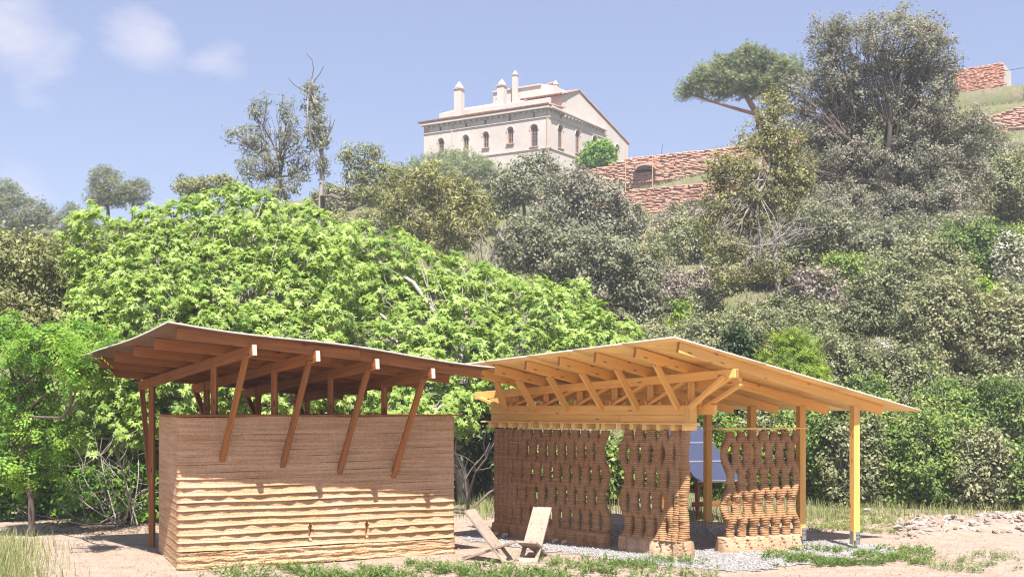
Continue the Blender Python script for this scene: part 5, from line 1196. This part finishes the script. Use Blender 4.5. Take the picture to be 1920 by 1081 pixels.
# tree cover on the skyline behind the scrub at the far right
# --- grass and herbs
def blades(name, x, y, h, mat, label, cat, width=.010, lean=.35, per=1):
    n_ = len(x); z = gz(x, y); ang = rng.uniform(0, 6.28, n_); hh = h * rng.uniform(.5, 1.25, n_); le = hh * lean * rng.uniform(.2, 1.6, n_)
    dx, dy = np.cos(ang), np.sin(ang); wv = np.stack([-dy, dx, 0 * dx], 1) * (width * rng.uniform(.6, 1.3, n_))[:, None]
    b0 = np.stack([x, y, z - .01], 1); mid = b0 + np.stack([dx * le * .35, dy * le * .35, hh * .6], 1); tip = b0 + np.stack([dx * le, dy * le, hh], 1)
    V = np.stack([b0 - wv * .5, b0 + wv * .5, mid + wv * .4, mid - wv * .4, tip], 1).reshape(-1, 3)
    o = (np.arange(n_) * 5)[:, None]; Q = o + np.array([[0, 1, 2, 3]]); T = o + np.array([[3, 2, 4]])
    return tag(link(name, mesh_np(name, V, Q, T, False, np.repeat(rng.uniform(size=n_), 5)), mat), label, cat, kind='stuff')
def patch(n_, px0, px1, py0, py1, edge=.0):
    px = px0 + (px1 - px0) * rng.beta(1.7, 1.7, n_); py = py0 + (py1 - py0) * rng.beta(1.5, 1.3, n_); Y = EYE * FPX / (py - HOR); return (px - 960) / FPX * Y, Y
def clumpy(x, y, thr, sc=1.6):
    f = np.sin(x * sc * 1.7 + 1) * np.cos(y * sc * 2.3 + .5) + .7 * np.sin(x * sc * 3.9 + y * sc * 3.1) + .5 * np.sin(x * sc * 8.3 - y * sc * 6.7); k = f + rng.normal(0, .35, len(x)) > thr; return x[k], y[k]
def herbs(name, x, y, label, size=.075, nl=9, mat='l_herb', tall=.09):
    n_ = len(x); ac = Acc(); z = gz(x, y); ix = np.repeat(np.arange(n_), nl); m_ = len(ix)
    hs = tall * rng.uniform(.4, 1.5, n_); t = rng.uniform(0, 1, m_); ang = rng.uniform(0, 6.28, m_)
    out_ = np.stack([np.cos(ang), np.sin(ang), np.zeros(m_)], 1); sz = size * rng.uniform(.6, 1.3, m_) * (1.15 - .5 * t)
    pos = np.stack([x[ix], y[ix], z[ix] + .01 + hs[ix] * t], 1) + out_ * sz[:, None] * .45 + np.array([0, 0, .2]) * sz[:, None]
    nrm = -out_ * .55 + np.array([0, 0, .8]) + rng.normal(0, .25, (m_, 3))
    side_ = np.cross(np.array([0, 0, 1.0]), out_)
    place(ac, 'long' if size < .1 else 'simple', pos, nrm, sz, np.clip(rng.uniform(size=n_)[ix] * .6 + rng.uniform(0, .4, m_), 0, 1), spin=np.cross(side_, nrm) * -1 + out_ * 1e-3)
    return tag(link(name, ac.mesh(name), M[mat]), label, 'weeds', kind='stuff')
x, y = patch(3600, 370, 1360, 1058, 1120); x, y = clumpy(x, y, .1); herbs('weeds', x, y, 'strip of low green weeds along the front of the yard')
x, y = patch(520, 380, 900, 1070, 1110); x, y = clumpy(x, y, -.2); herbs('weeds', x, y, 'thicker leafy weeds before the earth room', .085, 9, 'l_herb', .10)
x, y = patch(520, 1000, 1330, 1046, 1066); x, y = clumpy(x, y, .1); herbs('weeds', x, y, 'sparse pale weeds at the gravel edge by the narrow screen', .06)
x, y = patch(1500, 1425, 1760, 1028, 1062); x, y = clumpy(x, y, .05, 1.2); herbs('weeds', x, y, 'patch of green weeds before the right hand posts', .07, 9, 'l_herb', .07)
x, y = patch(420, 1740, 1920, 1040, 1075); x, y = clumpy(x, y, .5); herbs('weeds', x, y, 'few small weeds on the bare dirt at the right', .05)
x, y = patch(1400, 1500, 1720, 958, 1000); x, y = clumpy(x, y, .0); herbs('weeds', x, y, 'short weeds between the posts and the bramble bank', .07, 8, 'l_grass', .06)
px = rng.normal(-5, 52, 2400); py = 1010 + 90 * rng.uniform(size=2400) + np.abs(px) * .12; Y = EYE * FPX / (py - HOR); x, y = (px - 960) / FPX * Y, Y; blades('tall_grass', x, y, .27, M['l_grass'], 'tall pale grass in front of the young tree', 'grass', .008, .6)
x, y = patch(5200, 1240, 1590, 928, 985); x, y = clumpy(x, y, -.5); blades('tall_grass', x, y, .22, M['l_grass'], 'light green grass behind the golden posts under the solar panels', 'grass', .010, .4)
x, y = patch(4600, 1480, 2000, 925, 972); x, y = clumpy(x, y, -.3); blades('tall_grass', x, y, .22, M['l_grass'], 'grass fringe at the foot of the bramble bank', 'grass', .010, .5)
x, y = patch(3000, 850, 1180, 940, 975); x, y = clumpy(x, y, -.2); blades('tall_grass', x, y, .3, M['l_grass'], 'grass in the shade behind the long screen', 'grass', .010, .4)
M['l_hill'] = leaf_mat('hill_grass', ((0, (.09, .095, .04)), (.5, (.16, .16, .08)), (1, (.26, .235, .15))), .3)
yy = rng.uniform(30, 83, 90000); xx = yy * rng.uniform(-.48, .6, 90000); xx, yy = clumpy(xx, yy, -.4, .25)
blades('hillside_grass', xx, yy, .32, M['l_hill'], 'dry grass tufts all over the hillside', 'grass', .03, .7)
yy = rng.uniform(84.3, 89, 9000); xx = rng.uniform(5, 48, 9000); blades('terrace_grass', xx, yy, .45, M['l_grass'], 'green grass on the strip between the terrace walls', 'grass', .04, .4)
px = rng.uniform(1130, 1930, 5000); yy = rng.uniform(91, 94, 5000); blades('ridge_grass', (px - 960) / FPX * yy, yy, .6, M['l_dry'], 'dry grass along the top of the ridge', 'grass', .035, .5)
# leaf litter on the ground under the trees at the left
x, y = patch(2600, 60, 330, 955, 1000); ac = Acc(); place(ac, 'simple', np.stack([x, y, gz(x, y) + .012], 1), np.array([0, 0, 1.0]) + rng.normal(0, .35, (len(x), 3)), rng.uniform(.03, .07, len(x)), rng.uniform(size=len(x)))
tag(link('leaf_litter', ac.mesh('leaf_litter'), attr_mat('leaf_litter', ((0, (.10, .06, .035)), (.5, (.22, .14, .08)), (1, (.36, .26, .17))))), 'brown dead leaves on the dirt beside the corner post', 'leaves', kind='stuff')

# ------------------------------------------------------------------ rubble heap and loose stones
SM = []
for k in range(7):
    bm = bmesh.new(); bmesh.ops.create_icosphere(bm, subdivisions=1, radius=.5)
    for v_ in bm.verts: v_.co = Vector((v_.co.x, v_.co.y * .8, v_.co.z * .55)) * float(rng.uniform(.72, 1.2))
    me = bm_mesh('stone', bm); SM.append(me)
st_m = []
for k, c_ in enumerate(((.33, .285, .245), (.28, .225, .185), (.28, .185, .14), (.37, .335, .305), (.23, .195, .17), (.31, .24, .20), (.35, .315, .275))):
    mm = plain('rubble_stone', c_, .92, 0, .18, 9, .5); SM[k].materials.append(mm)
def stone(parent, p_, s_):
    o = bpy.data.objects.new('stone', SM[int(rng.integers(7))]); COL.objects.link(o)
    if parent: o.parent = parent; o.matrix_parent_inverse = world_of(parent).inverted()
    o.location = p_; o.rotation_euler = tuple(rng.uniform(0, 6.28, 3) * (.12, .12, 1)); o.scale = (s_, s_ * rng.uniform(.8, 1.1), s_ * rng.uniform(.7, 1.2)); return o
g0 = G(1830, 985)
heap = empty('rubble_heap', g0, 'long heap of pale broken stones at the foot of the bank', 'rubble')
def heap_h(px): return .17 * math.exp(-((px - 1760) / 55) ** 2) + .2 * math.exp(-((px - 1880) / 60) ** 2) + .05
acc = 0
for k in range(300):
    px = rng.uniform(1680, 1935); cy = 992 - (px - 1690) * .05; f = rng.normal(0, .55); f = max(-1, min(1, f))
    q = G(px, cy + f * 16); h_ = heap_h(px) * (1 - f * f) * rng.uniform(.2, 1)
    stone(heap, (q.x, q.y, float(gz(q.x, q.y)) + h_ * .85 + .02), float(rng.uniform(.07, .2)))
# earth under the stones
rows = []
for px in np.linspace(1670, 1945, 40):
    cy = 992 - (px - 1690) * .05
    for f in np.linspace(-1.15, 1.15, 12):
        q = G(px, cy + f * 17); e_ = max(0, 1 - f * f) * min(1, max(0, (px - 1672) / 25)); rows.append((q.x, q.y, float(gz(q.x, q.y)) - .02 + heap_h(px) * e_ * .8))
i = np.arange(39)[:, None] * 12; j = np.arange(11)[None]
link('heap_core', mesh_np('heap_core', rows, np.stack([i + j, i + j + 1, i + 12 + j + 1, i + 12 + j], -1).reshape(-1, 4), smooth=True), plain('heap_earth', (.27, .21, .165), .95, 0, .3, 6, .6), heap)
lone = [(1592, 972, .10), (1600, 968, .13), (1640, 965, .15), (1624, 963, .28), (1652, 972, .09), (1700, 966, .14), (1722, 968, .11), (1560, 985, .10), (1668, 985, .12), (1685, 978, .16)]
for (px, py, s_) in lone:
    q = G(px, py); o = stone(None, (q.x, q.y, float(gz(q.x, q.y)) + s_ * .2), s_); tag(o, 'pale loose stone on the dirt between the posts and the rubble heap', 'stone', 'loose stones by the rubble heap')
# ------------------------------------------------------------------ haze
m = bpy.data.materials.new('thin_air_haze'); m.use_nodes = True; n = m.node_tree.nodes; n.remove(n['Principled BSDF'])
pv = n.new('ShaderNodeVolumePrincipled'); pv.inputs['Color'].default_value = (.86, .90, 1, 1); pv.inputs['Density'].default_value = .0010; pv.inputs['Anisotropy'].default_value = .0
m.node_tree.links.new(pv.outputs[0], n['Material Output'].inputs['Volume'])
me = box_mesh('haze', 900, 800, 50, 0); hz = link('haze', me, m); hz.location = (0, 325, 22); tag(hz, 'thin pale haze in the air over the valley', kind='stuff')
print('LEAVES', TOTAL[0], 'TRIS', sum(sum(len(p.vertices) - 2 for p in me.polygons) if len(me.polygons) < 3000 else len(me.loops) - 2 * len(me.polygons) for me in bpy.data.meshes))
